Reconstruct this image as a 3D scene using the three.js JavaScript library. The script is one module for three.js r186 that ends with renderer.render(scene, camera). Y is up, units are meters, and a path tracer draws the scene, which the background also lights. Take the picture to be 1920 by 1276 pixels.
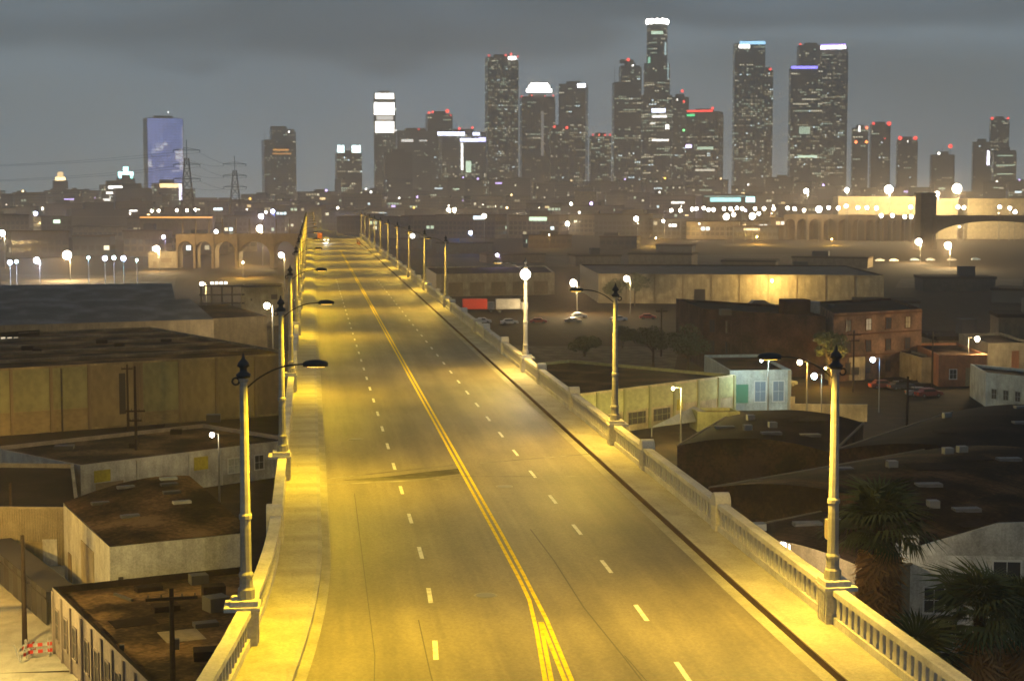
import * as THREE from 'three';
import { mergeGeometries } from 'three/addons/utils/BufferGeometryUtils.js';
import { RoundedBoxGeometry } from 'three/addons/geometries/RoundedBoxGeometry.js';

// ---------------------------------------------------------------- camera, sky, moon, exposure
const scene = new THREE.Scene();
const camera = new THREE.PerspectiveCamera(22.551, 1024 / 680, 0.5, 14000);
camera.position.set(0, 13.07, 0);
camera.rotation.set(-4.8051 * Math.PI / 180, -6.7134 * Math.PI / 180, 0, 'YXZ');
const renderer = new THREE.WebGLRenderer();
renderer.toneMapping = THREE.LinearToneMapping;
renderer.toneMappingExposure = 1.15;
camera.focus = 80; camera.userData.fStop = 1.15;
renderer.shadowMap.enabled = true;
scene.fog = new THREE.FogExp2(new THREE.Color().setRGB(1, 0.88, 0.76), 0.00038);

let seed = 7;
const rnd = () => { seed = (seed * 1664525 + 1013904223) >>> 0; return seed / 4294967296; };
const rr = (a, b) => a + (b - a) * rnd();
function hash(x, y, s) { let h = Math.imul(x, 374761393) + Math.imul(y, 668265263) + Math.imul(s, 2147483647 - 61); h = Math.imul(h ^ (h >>> 13), 1274126177); return ((h ^ (h >>> 16)) >>> 0) / 4294967296; }
function vnoise(x, y, px, py, s) {            // value noise that tiles with periods px, py
  const xi = Math.floor(x), yi = Math.floor(y), fx = x - xi, fy = y - yi, u = fx * fx * (3 - 2 * fx), v = fy * fy * (3 - 2 * fy);
  const w = (i, j) => hash(((i % px) + px) % px, ((j % py) + py) % py, s);
  return (w(xi, yi) * (1 - u) + w(xi + 1, yi) * u) * (1 - v) + (w(xi, yi + 1) * (1 - u) + w(xi + 1, yi + 1) * u) * v;
}
function fbm(x, y, px, py, s, o = 4) { let a = 0, k = 0.5, t = 0; for (let i = 0; i < o; i++) { a += k * vnoise(x, y, px, py, s + i); t += k; x *= 2; y *= 2; px *= 2; py *= 2; k *= 0.5; } return a / t; }

{ // overcast night sky lit by the city: layered cloud, even all round
  const W = 2048, H = 1024, d = new Float32Array(W * H * 4);
  for (let j = 0; j < H; j++) for (let i = 0; i < W; i++) {
    const el = (j + 0.5) / H * 180 - 90, u = i / W;
    const cl = fbm(u * 40, el * 0.42 + fbm(u * 24, el * 0.3, 24, 64, 5, 3) * 2.2, 40, 256, 11, 5);
    const sm = fbm(u * 30 + 7.3, el * 0.3, 30, 64, 31, 4);
    const t = Math.min(1, Math.max(0, el / 7));
    const e2 = el + (sm - 0.5) * 6 + (cl - 0.5) * 3, sh = Math.min(1, Math.max(0, (e2 - 4.3) / 1.3)), lid = sh * sh * (3 - 2 * sh);      // ragged underside of the cloud deck
    const low = Math.max(0, 1 - Math.max(0, el) / 4);
    let b = 0.57 + 0.1 * low * low - 0.04 * t - 0.27 * lid + 0;
    b *= 1 + (cl - 0.5) * 0.9 * (0.15 + 0.85 * t) + (sm - 0.5) * 0.3;
    b *= 1 - 0.55 * Math.min(1, Math.max(0, (el - 6) / 45));               // the city's glow thins toward the zenith
    const cool = t * 0.16 + (sm - 0.5) * 0.35, k = (j * W + i) * 4;
    d[k] = b * (0.78 - cool * 0.42); d[k + 1] = b * (1.01 - cool * 0.08); d[k + 2] = b * (1.16 + cool * 0.6); d[k + 3] = 1;
  }
  const t = new THREE.DataTexture(d, W, H, THREE.RGBAFormat, THREE.FloatType);
  t.mapping = THREE.EquirectangularReflectionMapping; t.magFilter = THREE.LinearFilter; t.needsUpdate = true;
  scene.background = t; scene.environment = t;
  scene.backgroundIntensity = scene.environmentIntensity = 1;
}
const moon = new THREE.DirectionalLight(0xc9d4ff, 0.02);      // what is left of the moon behind the cloud
moon.position.set(-300, 500, 200); moon.castShadow = true; moon.shadow.radius = 30;
Object.assign(moon.shadow.camera, { left: -700, right: 700, top: 700, bottom: -700, near: 1, far: 2500 });
scene.add(moon);
const GROUND = -20;

// ---------------------------------------------------------------- helpers
const taken = {};
const numbered = (n) => { const k = taken[n] = (taken[n] ?? -1) + 1; return k ? n + '_' + String(k).padStart(3, '0') : n; };
function tag(o, label, category, group, kind) { o.userData.label = label; if (category) o.userData.category = category; if (group) o.userData.group = group; if (kind) o.userData.kind = kind; return o; }
function thing(name, label, category, [x, y, z], turn = 0, group) { const o = new THREE.Group(); o.name = numbered(name); o.position.set(x, y, z); o.rotation.y = turn; scene.add(o); return tag(o, label, category, group); }
function mesh(name, geo, mat, parent) { const m = new THREE.Mesh(geo, mat); m.name = parent ? name : numbered(name); (parent ?? scene).add(m); m.castShadow = m.receiveShadow = true; return m; }
function structure(name, geo, mat, label) { const m = mesh(name, geo, mat); m.userData.kind = 'structure'; m.userData.label = label; return m; }
function uvm(g) {                               // uv in metres from the shape's own axes
  g = g.index ? g.toNonIndexed() : g; g.computeVertexNormals();
  const p = g.attributes.position, uv = new Float32Array(p.count * 2), a = new THREE.Vector3(), b = new THREE.Vector3(), c = new THREE.Vector3();
  for (let i = 0; i < p.count; i += 3) {
    a.fromBufferAttribute(p, i); b.fromBufferAttribute(p, i + 1).sub(a); c.fromBufferAttribute(p, i + 2).sub(a); b.cross(c).normalize();
    const ax = Math.abs(b.x), ay = Math.abs(b.y), az = Math.abs(b.z), h = Math.hypot(b.x, b.z) || 1, tx = b.z / h, tz = -b.x / h;
    for (let k = 0; k < 3; k++) { const x = p.getX(i + k), y = p.getY(i + k), z = p.getZ(i + k); uv[(i + k) * 2] = ay > 0.7 ? x : x * tx + z * tz; uv[(i + k) * 2 + 1] = ay > 0.7 ? z : y; }
  }
  g.setAttribute('uv', new THREE.BufferAttribute(uv, 2)); return g;
}
const bx = (w, h, d, x = 0, y = 0, z = 0, ry = 0, rx = 0, rz = 0) => { const g = new THREE.BoxGeometry(w, h, d).toNonIndexed(); if (rx) g.rotateX(rx); if (rz) g.rotateZ(rz); if (ry) g.rotateY(ry); g.translate(x, y, z); return g; };
const cyl = (r0, r1, h, x = 0, y = 0, z = 0, n = 12) => new THREE.CylinderGeometry(r1, r0, h, n).toNonIndexed().translate(x, y + h / 2, z);
const join = (a) => mergeGeometries(a.map((g) => { g = g.index ? g.toNonIndexed() : g; for (const k of Object.keys(g.attributes)) if (!['position', 'normal', 'uv'].includes(k)) g.deleteAttribute(k); return g; }));
function bar(a, b, r, n = 6) { const A = new THREE.Vector3(...a), B = new THREE.Vector3(...b), L = A.distanceTo(B); const g = new THREE.CylinderGeometry(r, r, L, n).toNonIndexed(); g.applyQuaternion(new THREE.Quaternion().setFromUnitVectors(new THREE.Vector3(0, 1, 0), B.clone().sub(A).normalize())); g.translate((A.x + B.x) / 2, (A.y + B.y) / 2, (A.z + B.z) / 2); return g; }
function tris(list) { const g = new THREE.BufferGeometry(); g.setAttribute('position', new THREE.BufferAttribute(new Float32Array(list.flat(2)), 3)); g.computeVertexNormals(); g.setAttribute('uv', new THREE.BufferAttribute(new Float32Array(list.length * 6), 2)); return g; }
const quad = (a, b, c, d) => [[a, b, c], [a, c, d]];
function ccw(pts) { let s = 0; for (let i = 0; i < pts.length; i++) { const [x0, z0] = pts[i], [x1, z1] = pts[(i + 1) % pts.length]; s += x0 * z1 - x1 * z0; } return s < 0 ? pts : pts.slice().reverse(); }
function prismWall(pts, y0, y1) { pts = ccw(pts); const t = []; pts.forEach(([x0, z0], i) => { const [x1, z1] = pts[(i + 1) % pts.length]; t.push(...quad([x0, y0, z0], [x1, y0, z1], [x1, y1, z1], [x0, y1, z0])); }); return uvm(tris(t)); }
function flat(pts, y) { pts = ccw(pts); const sh = new THREE.Shape(pts.map(([x, z]) => new THREE.Vector2(x, -z))); const g = new THREE.ShapeGeometry(sh); g.rotateX(-Math.PI / 2); g.translate(0, y, 0); return uvm(g); }
function slab(pts, y0, y1) { return join([prismWall(pts, y0, y1), flat(pts, y1), flat(pts, y0)]); }
function inset(pts, d) { pts = ccw(pts); const n = pts.length; return pts.map((p, i) => { const a = pts[(i + n - 1) % n], b = pts[(i + 1) % n]; const e = (q, r) => { const l = Math.hypot(r[0] - q[0], r[1] - q[1]); return [(r[0] - q[0]) / l, (r[1] - q[1]) / l]; }; const u = e(a, p), v = e(p, b); const n1 = [u[1], -u[0]], n2 = [v[1], -v[0]]; const k = 1 + n1[0] * n2[0] + n1[1] * n2[1]; return [p[0] + d * (n1[0] + n2[0]) / k, p[1] + d * (n1[1] + n2[1]) / k]; }); }
const lerp = (a, b, t) => a + (b - a) * t;
const mix = (p, q, t) => p.map((v, i) => lerp(v, q[i], t));

// ---------------------------------------------------------------- materials
function tex(W, H, fn, rx, ry) {
  const d = new Uint8Array(W * H * 4);
  for (let j = 0; j < H; j++) for (let i = 0; i < W; i++) { const c = fn(i / W, j / H), k = (j * W + i) * 4; for (let n = 0; n < 3; n++) d[k + n] = Math.max(0, Math.min(255, 255 * c[n])); d[k + 3] = 255; }
  const t = new THREE.DataTexture(d, W, H); t.wrapS = t.wrapT = THREE.RepeatWrapping; t.magFilter = THREE.LinearFilter; t.minFilter = THREE.LinearMipmapLinearFilter; t.colorSpace = THREE.SRGBColorSpace; t.repeat.set(rx, ry); t.needsUpdate = true; return t;
}
const grey = (v, w = [1, 1, 1]) => w.map((c) => c * v);
const patchy = tex(512, 512, (u, v) => { const a = fbm(u * 6, v * 6, 6, 6, 3, 6), b = fbm(u * 40, v * 40, 40, 40, 9, 3); return grey(0.62 + (a - 0.5) * 0.75 + (b - 0.5) * 0.3); }, 1 / 12, 1 / 12);
const streaky = tex(512, 512, (u, v) => { const a = fbm(u * 30, v * 3, 30, 3, 13, 4), b = fbm(u * 5, v * 5, 5, 5, 19, 5), c = fbm(u * 90, v * 90, 90, 90, 23, 2); return grey(0.76 + (a - 0.5) * 0.16 + (b - 0.5) * 0.42 + (c - 0.5) * 0.16); }, 1 / 9, 1 / 9);
const rooftar = tex(512, 512, (u, v) => { const a = fbm(u * 4, v * 4, 4, 4, 43, 6), b = fbm(u * 64, v * 64, 64, 64, 47, 2), s = Math.abs((v * 12) % 1 - 0.5) > 0.47 ? -0.12 : 0; return grey(0.6 + (a - 0.5) * 1.5 + (b - 0.5) * 0.45 + s, [1, 0.98, 0.95]); }, 1 / 16, 1 / 16);
const concreteT = tex(512, 512, (u, v) => { const a = fbm(u * 7, v * 7, 7, 7, 53, 6), b = fbm(u * 100, v * 100, 100, 100, 59, 2), st = Math.max(0, fbm(u * 16, v * 2, 16, 2, 61, 4) - 0.58) * 1.6; return grey(0.86 + (a - 0.5) * 0.24 + (b - 0.5) * 0.14 - st * 0.3); }, 1 / 6, 1 / 6);
const asphaltT = tex(1024, 2048, (u, v) => {
  const x = u * 14, lanes = [2.1, 5.4, 8.8, 12.2];
  let tr = 0; for (const l of lanes) tr += Math.exp(-((x - l) ** 2) / 0.22) * 0.9; for (const l of lanes) for (const k of [-0.85, 0.85]) tr -= Math.exp(-((x - l - k) ** 2) / 0.12) * 0.35;
  const wob = fbm(u * 10, v * 24, 10, 24, 71, 5), fine = fbm(u * 200, v * 900, 200, 900, 73, 2), big = fbm(u * 3, v * 9, 3, 9, 79, 4), st = fbm(u * 70, v * 14, 70, 14, 83, 4);
  return grey(0.8 - tr * 0.06 * (0.4 + wob) + (wob - 0.5) * 0.2 + (fine - 0.5) * 0.16 + (big - 0.5) * 0.3 + (st - 0.5) * 0.12, [1, 0.985, 0.96]);
}, 1 / 14, 1 / 90);
const std = (rgb, o = {}) => { const m = new THREE.MeshStandardMaterial({ roughness: 0.9, side: THREE.DoubleSide, ...o }); m.color.setRGB(...rgb); return m; };
const dull = (rgb, o = {}) => { const m = new THREE.MeshPhysicalMaterial({ roughness: 1, specularIntensity: 0.15, side: THREE.DoubleSide, ...o }); m.color.setRGB(...rgb); return m; };
const wornT = tex(256, 256, (u, v) => { const a = fbm(u * 9, v * 9, 9, 9, 131, 5), b = fbm(u * 40, v * 40, 40, 40, 137, 2), w = a * 0.7 + b * 0.3; return grey(w > 0.62 ? 0.8 : w > 0.57 ? 0.88 : 0.95 + (b - 0.5) * 0.1); }, 1 / 1.7, 1 / 1.7);
const M = {
  asphalt: std([0.25, 0.22, 0.14], { map: asphaltT, roughness: 0.62, bumpMap: patchy, bumpScale: 0.003 }),
  gutter: std([0.4, 0.375, 0.29], { map: concreteT }), walk: std([0.46, 0.425, 0.32], { map: concreteT }), kerb: std([0.42, 0.4, 0.35], { map: concreteT }), redkerb: std([0.1, 0.055, 0.035], { map: concreteT }),
  parapet: std([0.62, 0.59, 0.53], { map: concreteT, bumpMap: concreteT, bumpScale: 0.01 }), post: std([0.5, 0.47, 0.4], { map: streaky, roughness: 0.75 }), deck: std([0.3, 0.29, 0.27], { map: concreteT }),
  white: std([0.8, 0.79, 0.74], { map: streaky }), paint: std([0.72, 0.7, 0.62], { map: wornT }), yellow: std([0.85, 0.62, 0.01], { map: wornT }), patch: std([0.2, 0.18, 0.125], { map: patchy }), sealant: std([0.1, 0.09, 0.08]), joint: std([0.42, 0.4, 0.33], { map: patchy }),
  iron: std([0.035, 0.033, 0.03], { roughness: 0.6, metalness: 0.3 }), steel: std([0.16, 0.16, 0.15], { roughness: 0.55, metalness: 0.5 }), wood: dull([0.07, 0.05, 0.035], { map: streaky }), wire: std([0.03, 0.03, 0.03]),
  ground: dull([0.05, 0.034, 0.018], { map: patchy }), dirt: dull([0.2, 0.16, 0.11], { map: patchy }), street: dull([0.06, 0.05, 0.036], { map: patchy }), lot: dull([0.2, 0.17, 0.13], { map: patchy }),
  roofBrown: dull([0.085, 0.05, 0.026], { map: rooftar }), roofRust: dull([0.17, 0.105, 0.048], { map: rooftar }), roofDark: dull([0.022, 0.014, 0.01], { map: rooftar }), roofGrey: std([0.1, 0.105, 0.115], { map: rooftar, roughness: 0.6 }), roofMetal: std([0.32, 0.33, 0.33], { map: streaky, roughness: 0.5, metalness: 0.2 }),
  pink: std([0.42, 0.34, 0.27], { map: streaky }), offwhite: std([0.58, 0.57, 0.5], { map: streaky }), tan: std([0.33, 0.25, 0.14], { map: streaky }), olive: std([0.36, 0.36, 0.17], { map: streaky }), ochre: std([0.4, 0.32, 0.16], { map: streaky }), sand: std([0.5, 0.42, 0.26], { map: streaky }),
  teal: std([0.5, 0.56, 0.53], { map: streaky }), brick: dull([0.15, 0.07, 0.042], { map: patchy }), brickLight: std([0.28, 0.15, 0.085], { map: patchy }), orange: std([0.42, 0.17, 0.07], { map: streaky }), purple: std([0.2, 0.055, 0.2], { map: streaky }), greenDoor: std([0.05, 0.16, 0.1]), signYellow: std([0.6, 0.5, 0.02], { map: streaky }),
  dark: std([0.025, 0.022, 0.02]), glass: std([0.03, 0.035, 0.04], { roughness: 0.15 }), frame: std([0.4, 0.4, 0.38]), tyre: std([0.02, 0.02, 0.02]), red: std([0.55, 0.04, 0.02]), cone: std([0.75, 0.2, 0.02]), bark: dull([0.1, 0.075, 0.05], { map: streaky }),
  cityA: std([0.06, 0.065, 0.06]), cityB: std([0.13, 0.1, 0.072], { map: streaky }), cityC: std([0.17, 0.165, 0.14], { map: streaky }), cityD: std([0.04, 0.044, 0.046]), cityF: std([0.085, 0.1, 0.105], { roughness: 0.4 }), lime: std([0.5, 0.5, 0.24], { map: streaky }), cityE: std([0.24, 0.17, 0.09], { map: streaky }), band: std([0.09, 0.095, 0.088]),
  leaf: std([0.045, 0.065, 0.02]), frond: std([0.035, 0.05, 0.012]), frond2: std([0.055, 0.068, 0.018]), thatch: std([0.28, 0.15, 0.055]), thatch2: std([0.18, 0.1, 0.04]), treeLeaf: std([0.04, 0.055, 0.022]),
};
const glowCache = {};
function glow(rgb, k) { const key = rgb.join() + '/' + k; return glowCache[key] ??= (() => { const m = new THREE.MeshStandardMaterial({ roughness: 0.6, side: THREE.DoubleSide }); m.color.setRGB(0.2, 0.2, 0.2); m.emissive.setRGB(...rgb.map((c) => c * k)); return m; })(); }
const SODIUM = [1, 0.56, 0.08], WARM = [1, 0.7, 0.32], WHITE = [1, 0.95, 0.86], COOL = [0.75, 0.92, 1], BLUE = [0.16, 0.22, 1], CYAN = [0.3, 0.95, 0.9], GREENW = [0.75, 1, 0.72], RED = [1, 0.06, 0.04], VIOLET = [0.6, 0.45, 1], AMBER = [1, 0.42, 0.06];
const colorOf = (c) => new THREE.Color().setRGB(...c);

// ---------------------------------------------------------------- ground
{
  const s = 4400, n = 60, g = new THREE.PlaneGeometry(s, s + 100, n, n).rotateX(-Math.PI / 2).translate(600, GROUND, -s / 2 + 150);
  structure('ground', uvm(g), M.ground, 'dark open ground of the industrial district below the viaduct');
  const ribbon = (pts, w, y) => { const t = []; for (let i = 0; i < pts.length - 1; i++) { const [x0, z0] = pts[i], [x1, z1] = pts[i + 1], l = Math.hypot(x1 - x0, z1 - z0), nx = (z1 - z0) / l * w / 2, nz = -(x1 - x0) / l * w / 2; t.push(...quad([x0 + nx, y, z0 + nz], [x0 - nx, y, z0 - nz], [x1 - nx, y, z1 - nz], [x1 + nx, y, z1 + nz])); } return uvm(tris(t)); };
  structure('street', ribbon([[-26, -60], [-22.5, -120], [-24, -170]], 15, GROUND + 0.004), M.gutter, 'pale paved street beside the pink building');
  structure('road', ribbon([[55.78, -217.13], [72.05, -200], [84.59, -182.78]], 14, GROUND + 0.004), M.street, 'side street in front of the brick building');
  structure('pavement', flat([[27.21, -316.17], [68.9, -319.4], [80.86, -369.44], [32.62, -378.87]], GROUND + 0.004), M.lot, 'floodlit truck lot paving');
  structure('path', flat([[53.68, -796.84], [257.58, -825.93], [288.25, -965.36], [62.77, -931.58]], GROUND + 0.006), M.dirt, 'pale dirt track along the river bank');
  structure('yard_pavement', flat([[212.18, -602.86], [258.62, -597.39], [288.49, -661.36], [237.09, -667.41]], GROUND + 0.004), M.lot, 'floodlit rail yard paving');
  structure('lot_pavement', flat([[-102.9, -584.37], [-47.14, -586.38], [-55.7, -721.07], [-133.21, -757.49]], GROUND + 0.004), M.lot, 'floodlit paving of the goods depot');
}

// ---------------------------------------------------------------- the viaduct
const Z0 = -28, Z1 = -556;                       // deck ends
const bend = (z) => { const d = -z; return d < 64 ? -0.0026 * (64 - d) ** 2 : 0; };
const flare = (z) => { const d = -z; return d < 60 ? 0.0003 * (60 - d) ** 2 : 0; };
const LK = (z) => 0.3 + bend(z), RK = (z) => 14 + flare(z), LP = (z) => -1.25 + bend(z), RP = (z) => 15.52 + flare(z);
const zs = []; for (let z = Z0; z > -70; z -= 1.5) zs.push(z); for (let z = -70; z > Z1; z -= 6) zs.push(z); zs.push(Z1);
function strip(fa, ya, fb, yb) {                 // a ribbon along the bridge between two edges
  const t = [], uv = [];
  for (let i = 0; i < zs.length - 1; i++) {
    const a = zs[i], b = zs[i + 1], P = [[fa(a), ya, a], [fb(a), yb, a], [fb(b), yb, b], [fa(b), ya, b]];
    t.push([P[0], P[1], P[2]], [P[0], P[2], P[3]]);
    for (const k of [0, 1, 2, 0, 2, 3]) uv.push(Math.abs(yb - ya) > 0.01 ? P[k][1] : P[k][0], -P[k][2]);
  }
  const g = tris(t); g.setAttribute('uv', new THREE.BufferAttribute(new Float32Array(uv), 2)); return g;
}
structure('viaduct_road', strip((z) => LK(z) + 0.32, 0, (z) => RK(z) - 0.4, 0), M.asphalt, 'worn four lane asphalt roadway on the lit viaduct');
structure('gutter', strip(LK, 0.004, (z) => LK(z) + 0.32, 0.004), M.gutter, 'pale concrete gutter along the roadway below the pink building side');
structure('gutter', strip((z) => RK(z) - 0.4, 0.004, RK, 0.004), M.gutter, 'pale concrete gutter along the dark painted kerb');
structure('kerb', join([strip(LK, 0.004, LK, 0.19), strip((z) => LK(z) - 0.16, 0.19, LK, 0.19)]), M.kerb, 'plain concrete kerb of the viaduct');
structure('kerb', join([strip(RK, 0.004, RK, 0.21), strip(RK, 0.21, (z) => RK(z) + 0.05, 0.21)]), M.redkerb, 'dark painted kerb of the viaduct');
structure('sidewalk', strip((z) => LP(z) - 0.02, 0.19, (z) => LK(z) - 0.16, 0.19), M.walk, 'concrete sidewalk beside the plain kerb');
structure('sidewalk', strip((z) => RK(z) + 0.05, 0.21, (z) => RP(z) + 0.02, 0.21), M.walk, 'concrete sidewalk beside the dark painted kerb');
{
  const o = thing('viaduct', 'long concrete viaduct deck carrying the lit roadway', 'bridge', [0, GROUND, 0]);
  const up = -GROUND;
  mesh('deck_slab', uvm(join([strip((z) => LP(z) - 0.4, -1.6, (z) => RP(z) + 0.4, -1.6), strip((z) => LP(z) - 0.4, -1.6, (z) => LP(z) - 0.4, 0.05), strip((z) => RP(z) + 0.4, -1.6, (z) => RP(z) + 0.4, 0.05), strip((z) => LP(z) - 0.4, -0.05, (z) => RP(z) + 0.4, -0.05)])).translate(0, up, 0), M.deck, o);
  for (let z = -60; z > -550; z -= 35) { mesh('pier', bx(13, up - 3, 1.6, 7.1, (up - 3) / 2, z), M.deck, o); mesh('pier_cap', bx(16, 1.4, 2.2, 7.1, up - 2.3, z), M.deck, o); }
  mesh('abutment', bx(17.4, up - 1.6, 5, 7.15, (up - 1.6) / 2, Z1 + 1), M.deck, o);
}
{ // where the far end of the viaduct runs down into the city
  const t = []; const N = 14; let py = 0, pz = Z1;
  for (let i = 1; i <= N; i++) { const z = Z1 - i * 32, y = -20 * (1 - Math.cos(Math.PI * i / N)) / 2 + 0.05; t.push(...quad([-1.5, py, pz], [15.8, py, pz], [15.8, y, z], [-1.5, y, z])); py = y; pz = z; }
  structure('ramp_road', uvm(tris(t)), M.asphalt, 'roadway dropping away beyond the far end of the viaduct');
}

// road markings
{
  const line = (pts, w, y = 0.005) => { const t = []; for (let i = 0; i < pts.length - 1; i++) { const [x0, z0] = pts[i], [x1, z1] = pts[i + 1]; t.push(...quad([x0 - w / 2, y, z0], [x0 + w / 2, y, z0], [x1 + w / 2, y, z1], [x1 - w / 2, y, z1])); } return uvm(tris(t)); };
  const ys = (name, pts, label) => structure(name, line(pts, 0.125), M.yellow, label);
  ys('yellow_line', [[6.85, -40], [6.92, -44.89], [7.15, -51.53], [7.23, -58.11], [7.27, -65.2], [7.27, -420]], 'solid yellow centre line facing the dark painted kerb');
  ys('yellow_line', [[5.85, -40], [6.2, -44.97], [6.67, -50.34], [6.95, -54.2], [7.0, -57.1], [7.02, -65.2], [7.02, -420]], 'solid yellow centre line that bends out where the median opens');
  ys('yellow_line', [[6.02, -40], [6.37, -44.95], [6.92, -51.3]], 'inner yellow line of the opening median, running beside the bending line');
  ys('yellow_line', [[6.6, -40], [6.73, -44.91], [6.96, -51.3]], 'inner yellow line of the opening median, running beside the straight line');
  const dashes = (x, z0, fx, label) => { for (let i = 0; i < 34; i++) { const z = z0 - i * 6.8, f = fx(z); const m = structure('lane_dash', line([[x + fx(z + 1.05), z + 1.05], [x + fx(z - 1.05), z - 1.05]], 0.15), M.paint, label); m.userData.group = label.includes('dark') ? 'lane dashes toward the dark painted kerb' : 'lane dashes toward the plain kerb'; } };
  dashes(3.91, -48.43, (z) => bend(z) * 0.7, 'short white lane dash on the plain kerb half of the road');
  dashes(10.32, -45.31, (z) => -0.0008 * Math.max(0, 62 + z) ** 2, 'short white lane dash on the dark painted kerb half of the road');
  const crack = (pts, w, label) => structure('crack_line', line(pts, w, 0.0045), M.sealant, label);
  crack([[8.9, -40], [8.75, -47], [8.55, -53], [8.6, -60], [8.5, -66]], 0.05, 'dark sealed crack running along the traffic lane near the median');
  crack([[9.05, -40], [8.95, -44], [8.8, -47.2]], 0.04, 'short dark crack joining the long sealed crack');
  crack([[3.2, -40], [3.15, -46], [3.2, -52]], 0.035, 'dark seam beside the white lane dashes');
  crack([[1.35, -40], [1.7, -48], [1.75, -62], [1.8, -75]], 0.03, 'thin dark seam beside the plain kerb');
}
{ // expansion joint with a wedge of repair
  const sheet = (name, pts, m, y, label) => structure(name, flat(pts, y), m, label);
  sheet('repair_patch', [[1.29, -78.61], [3.68, -79.55], [5.39, -80.61], [6.99, -81.39], [6.9, -79.8], [5, -78.63], [2.76, -78.14]].slice(), M.patch, 0.0045, 'dark wedge shaped repair across the traffic lanes');
  const edge = (a, b, w, label) => { const [x0, z0] = a, [x1, z1] = b; sheet('joint_strip', [[x0, z0 + w], [x1, z1 + w], [x1, z1 - w], [x0, z0 - w]], M.joint, 0.006, label); };
  edge([0.62, -77.5], [6.73, -78.42], 0.13, 'pale joint strip on the near edge of the repair wedge');
  edge([0.64, -79.14], [6.81, -82.41], 0.13, 'pale joint strip on the far edge of the repair wedge');
  edge([8.17, -82.92], [14.31, -85.38], 0.11, 'pale joint strip crossing the lanes toward the dark kerb');
  edge([4.3, -79.32], [13.49, -78.24], 0.06, 'faint pale joint strip across the middle lanes');
  for (const [x, z, n] of [[5.6, -55, 'round iron manhole cover in the lane beside the median'], [8.6, -76, 'round iron manhole cover beyond the repair wedge'], [2.3, -92, 'round iron manhole cover near the plain kerb']]) { const t = thing('manhole_cover', n, 'manhole cover', [x, 0.004, z]); mesh('rim', new THREE.CylinderGeometry(0.4, 0.4, 0.006, 20).translate(0, 0.003, 0), M.gutter, t); mesh('lid', new THREE.CylinderGeometry(0.33, 0.33, 0.012, 20).translate(0, 0.006, 0), M.steel, t); }
}

// parapets
function parapet(fx, side, postZ, pilZ, yBase, label) {
  const o = thing('parapet', label, 'parapet', [0, yBase, 0]);
  const plinth = [], rail = [], rest = [], panels = [], piece = bx(0.31, 0.62, 0.2);
  const stops = [...postZ.map((z) => [z, 0.5]), ...pilZ.map((z) => [z, 0.36])].sort((a, b) => b[0] - a[0]);
  let from = Z0, shown = 0;
  const run = (a, b) => {                        // from a (near) to b (far)
    const n = Math.max(1, Math.round((a - b) / 3));
    for (let i = 0; i < n; i++) {
      const p = lerp(a, b, i / n), q = lerp(a, b, (i + 1) / n), L = Math.hypot(p - q, fx(p) - fx(q)), zc = (p + q) / 2, xc = (fx(p) + fx(q)) / 2 + side * 0.15, an = Math.atan2(fx(p) - fx(q), p - q);
      plinth.push(bx(0.34, 0.24, L, xc, 0.12, zc, an)); rail.push(bx(0.4, 0.17, L, xc, 0.98, zc, an));
      if (zc < -300) { panels.push(bx(0.2, 0.66, L, xc, 0.56, zc, an)); continue; }
      rail.push(bx(0.26, 0.07, L, xc, 0.86, zc, an));
    }
    if (a > -300) { const m = Math.floor((a - b) / 0.53); for (let i = 0; i < m; i++) { const z = a - (i + 0.5) * (a - b) / m, x = fx(z) + side * 0.15; if (-z > 44 && shown < 120) { shown++; const g = mesh('baluster', piece, M.parapet, o); g.position.set(x, 0.54, z); g.rotation.y = Math.PI / 2; } else rest.push(bx(0.2, 0.62, 0.31, x, 0.54, z)); } }
  };
  for (const [z, hw] of stops) { if (from - z - hw > 0.3) run(from, z + hw); from = z - hw; }
  run(from, Z1);
  mesh('plinth', uvm(join(plinth)), M.parapet, o); mesh('rail', uvm(join(rail)), M.parapet, o);
  if (rest.length) mesh('baluster_row', join(rest), M.parapet, o).userData.kind = 'stuff';
  if (panels.length) mesh('panel', uvm(join(panels)), M.parapet, o);
  const sh = new THREE.Shape(); sh.moveTo(-0.36, 0); sh.lineTo(-0.36, 1.06); sh.absarc(0, 1.06, 0.36, Math.PI, 0, true); sh.lineTo(0.36, 0); sh.lineTo(-0.36, 0);
  const pg = uvm(new THREE.ExtrudeGeometry(sh, { depth: 0.56, bevelEnabled: true, bevelSize: 0.03, bevelThickness: 0.03, bevelSegments: 2, curveSegments: 10 }).translate(0, 0, -0.28).rotateY(Math.PI / 2));
  const fl = uvm(join([-0.2, 0, 0.2].map((k) => bx(0.05, 0.8, 0.07, -side * 0.32, 0.55, k))));
  for (const z of pilZ) { const p = mesh('pilaster', pg, M.parapet, o); p.position.set(fx(z) + side * 0.2, 0, z); p.rotation.y = Math.atan2(fx(z + 1) - fx(z - 1), 2); if (z > -140) mesh('fluting', fl, M.parapet, p); }
}
const rightPosts = [], leftPosts = [-49.2, -78, -113.5, -160]; for (let k = 0; k < 14; k++) rightPosts.push(-49.6 - 37.3 * k); for (let z = -197; z > -545; z -= 37) leftPosts.push(z);
const rightPil = [], leftPil = [-35, -63.7, -94.5, -128, -144]; for (let k = 0; k < 13; k++) rightPil.push(-64.1 - 37.3 * k, -78.8 - 37.3 * k); rightPil.push(-35.2); for (let z = -178; z > -540; z -= 37) leftPil.push(z);
parapet(LP, -1, leftPosts, leftPil, 0.19, 'pale concrete balustrade of the viaduct along the plain kerb sidewalk');
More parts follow.
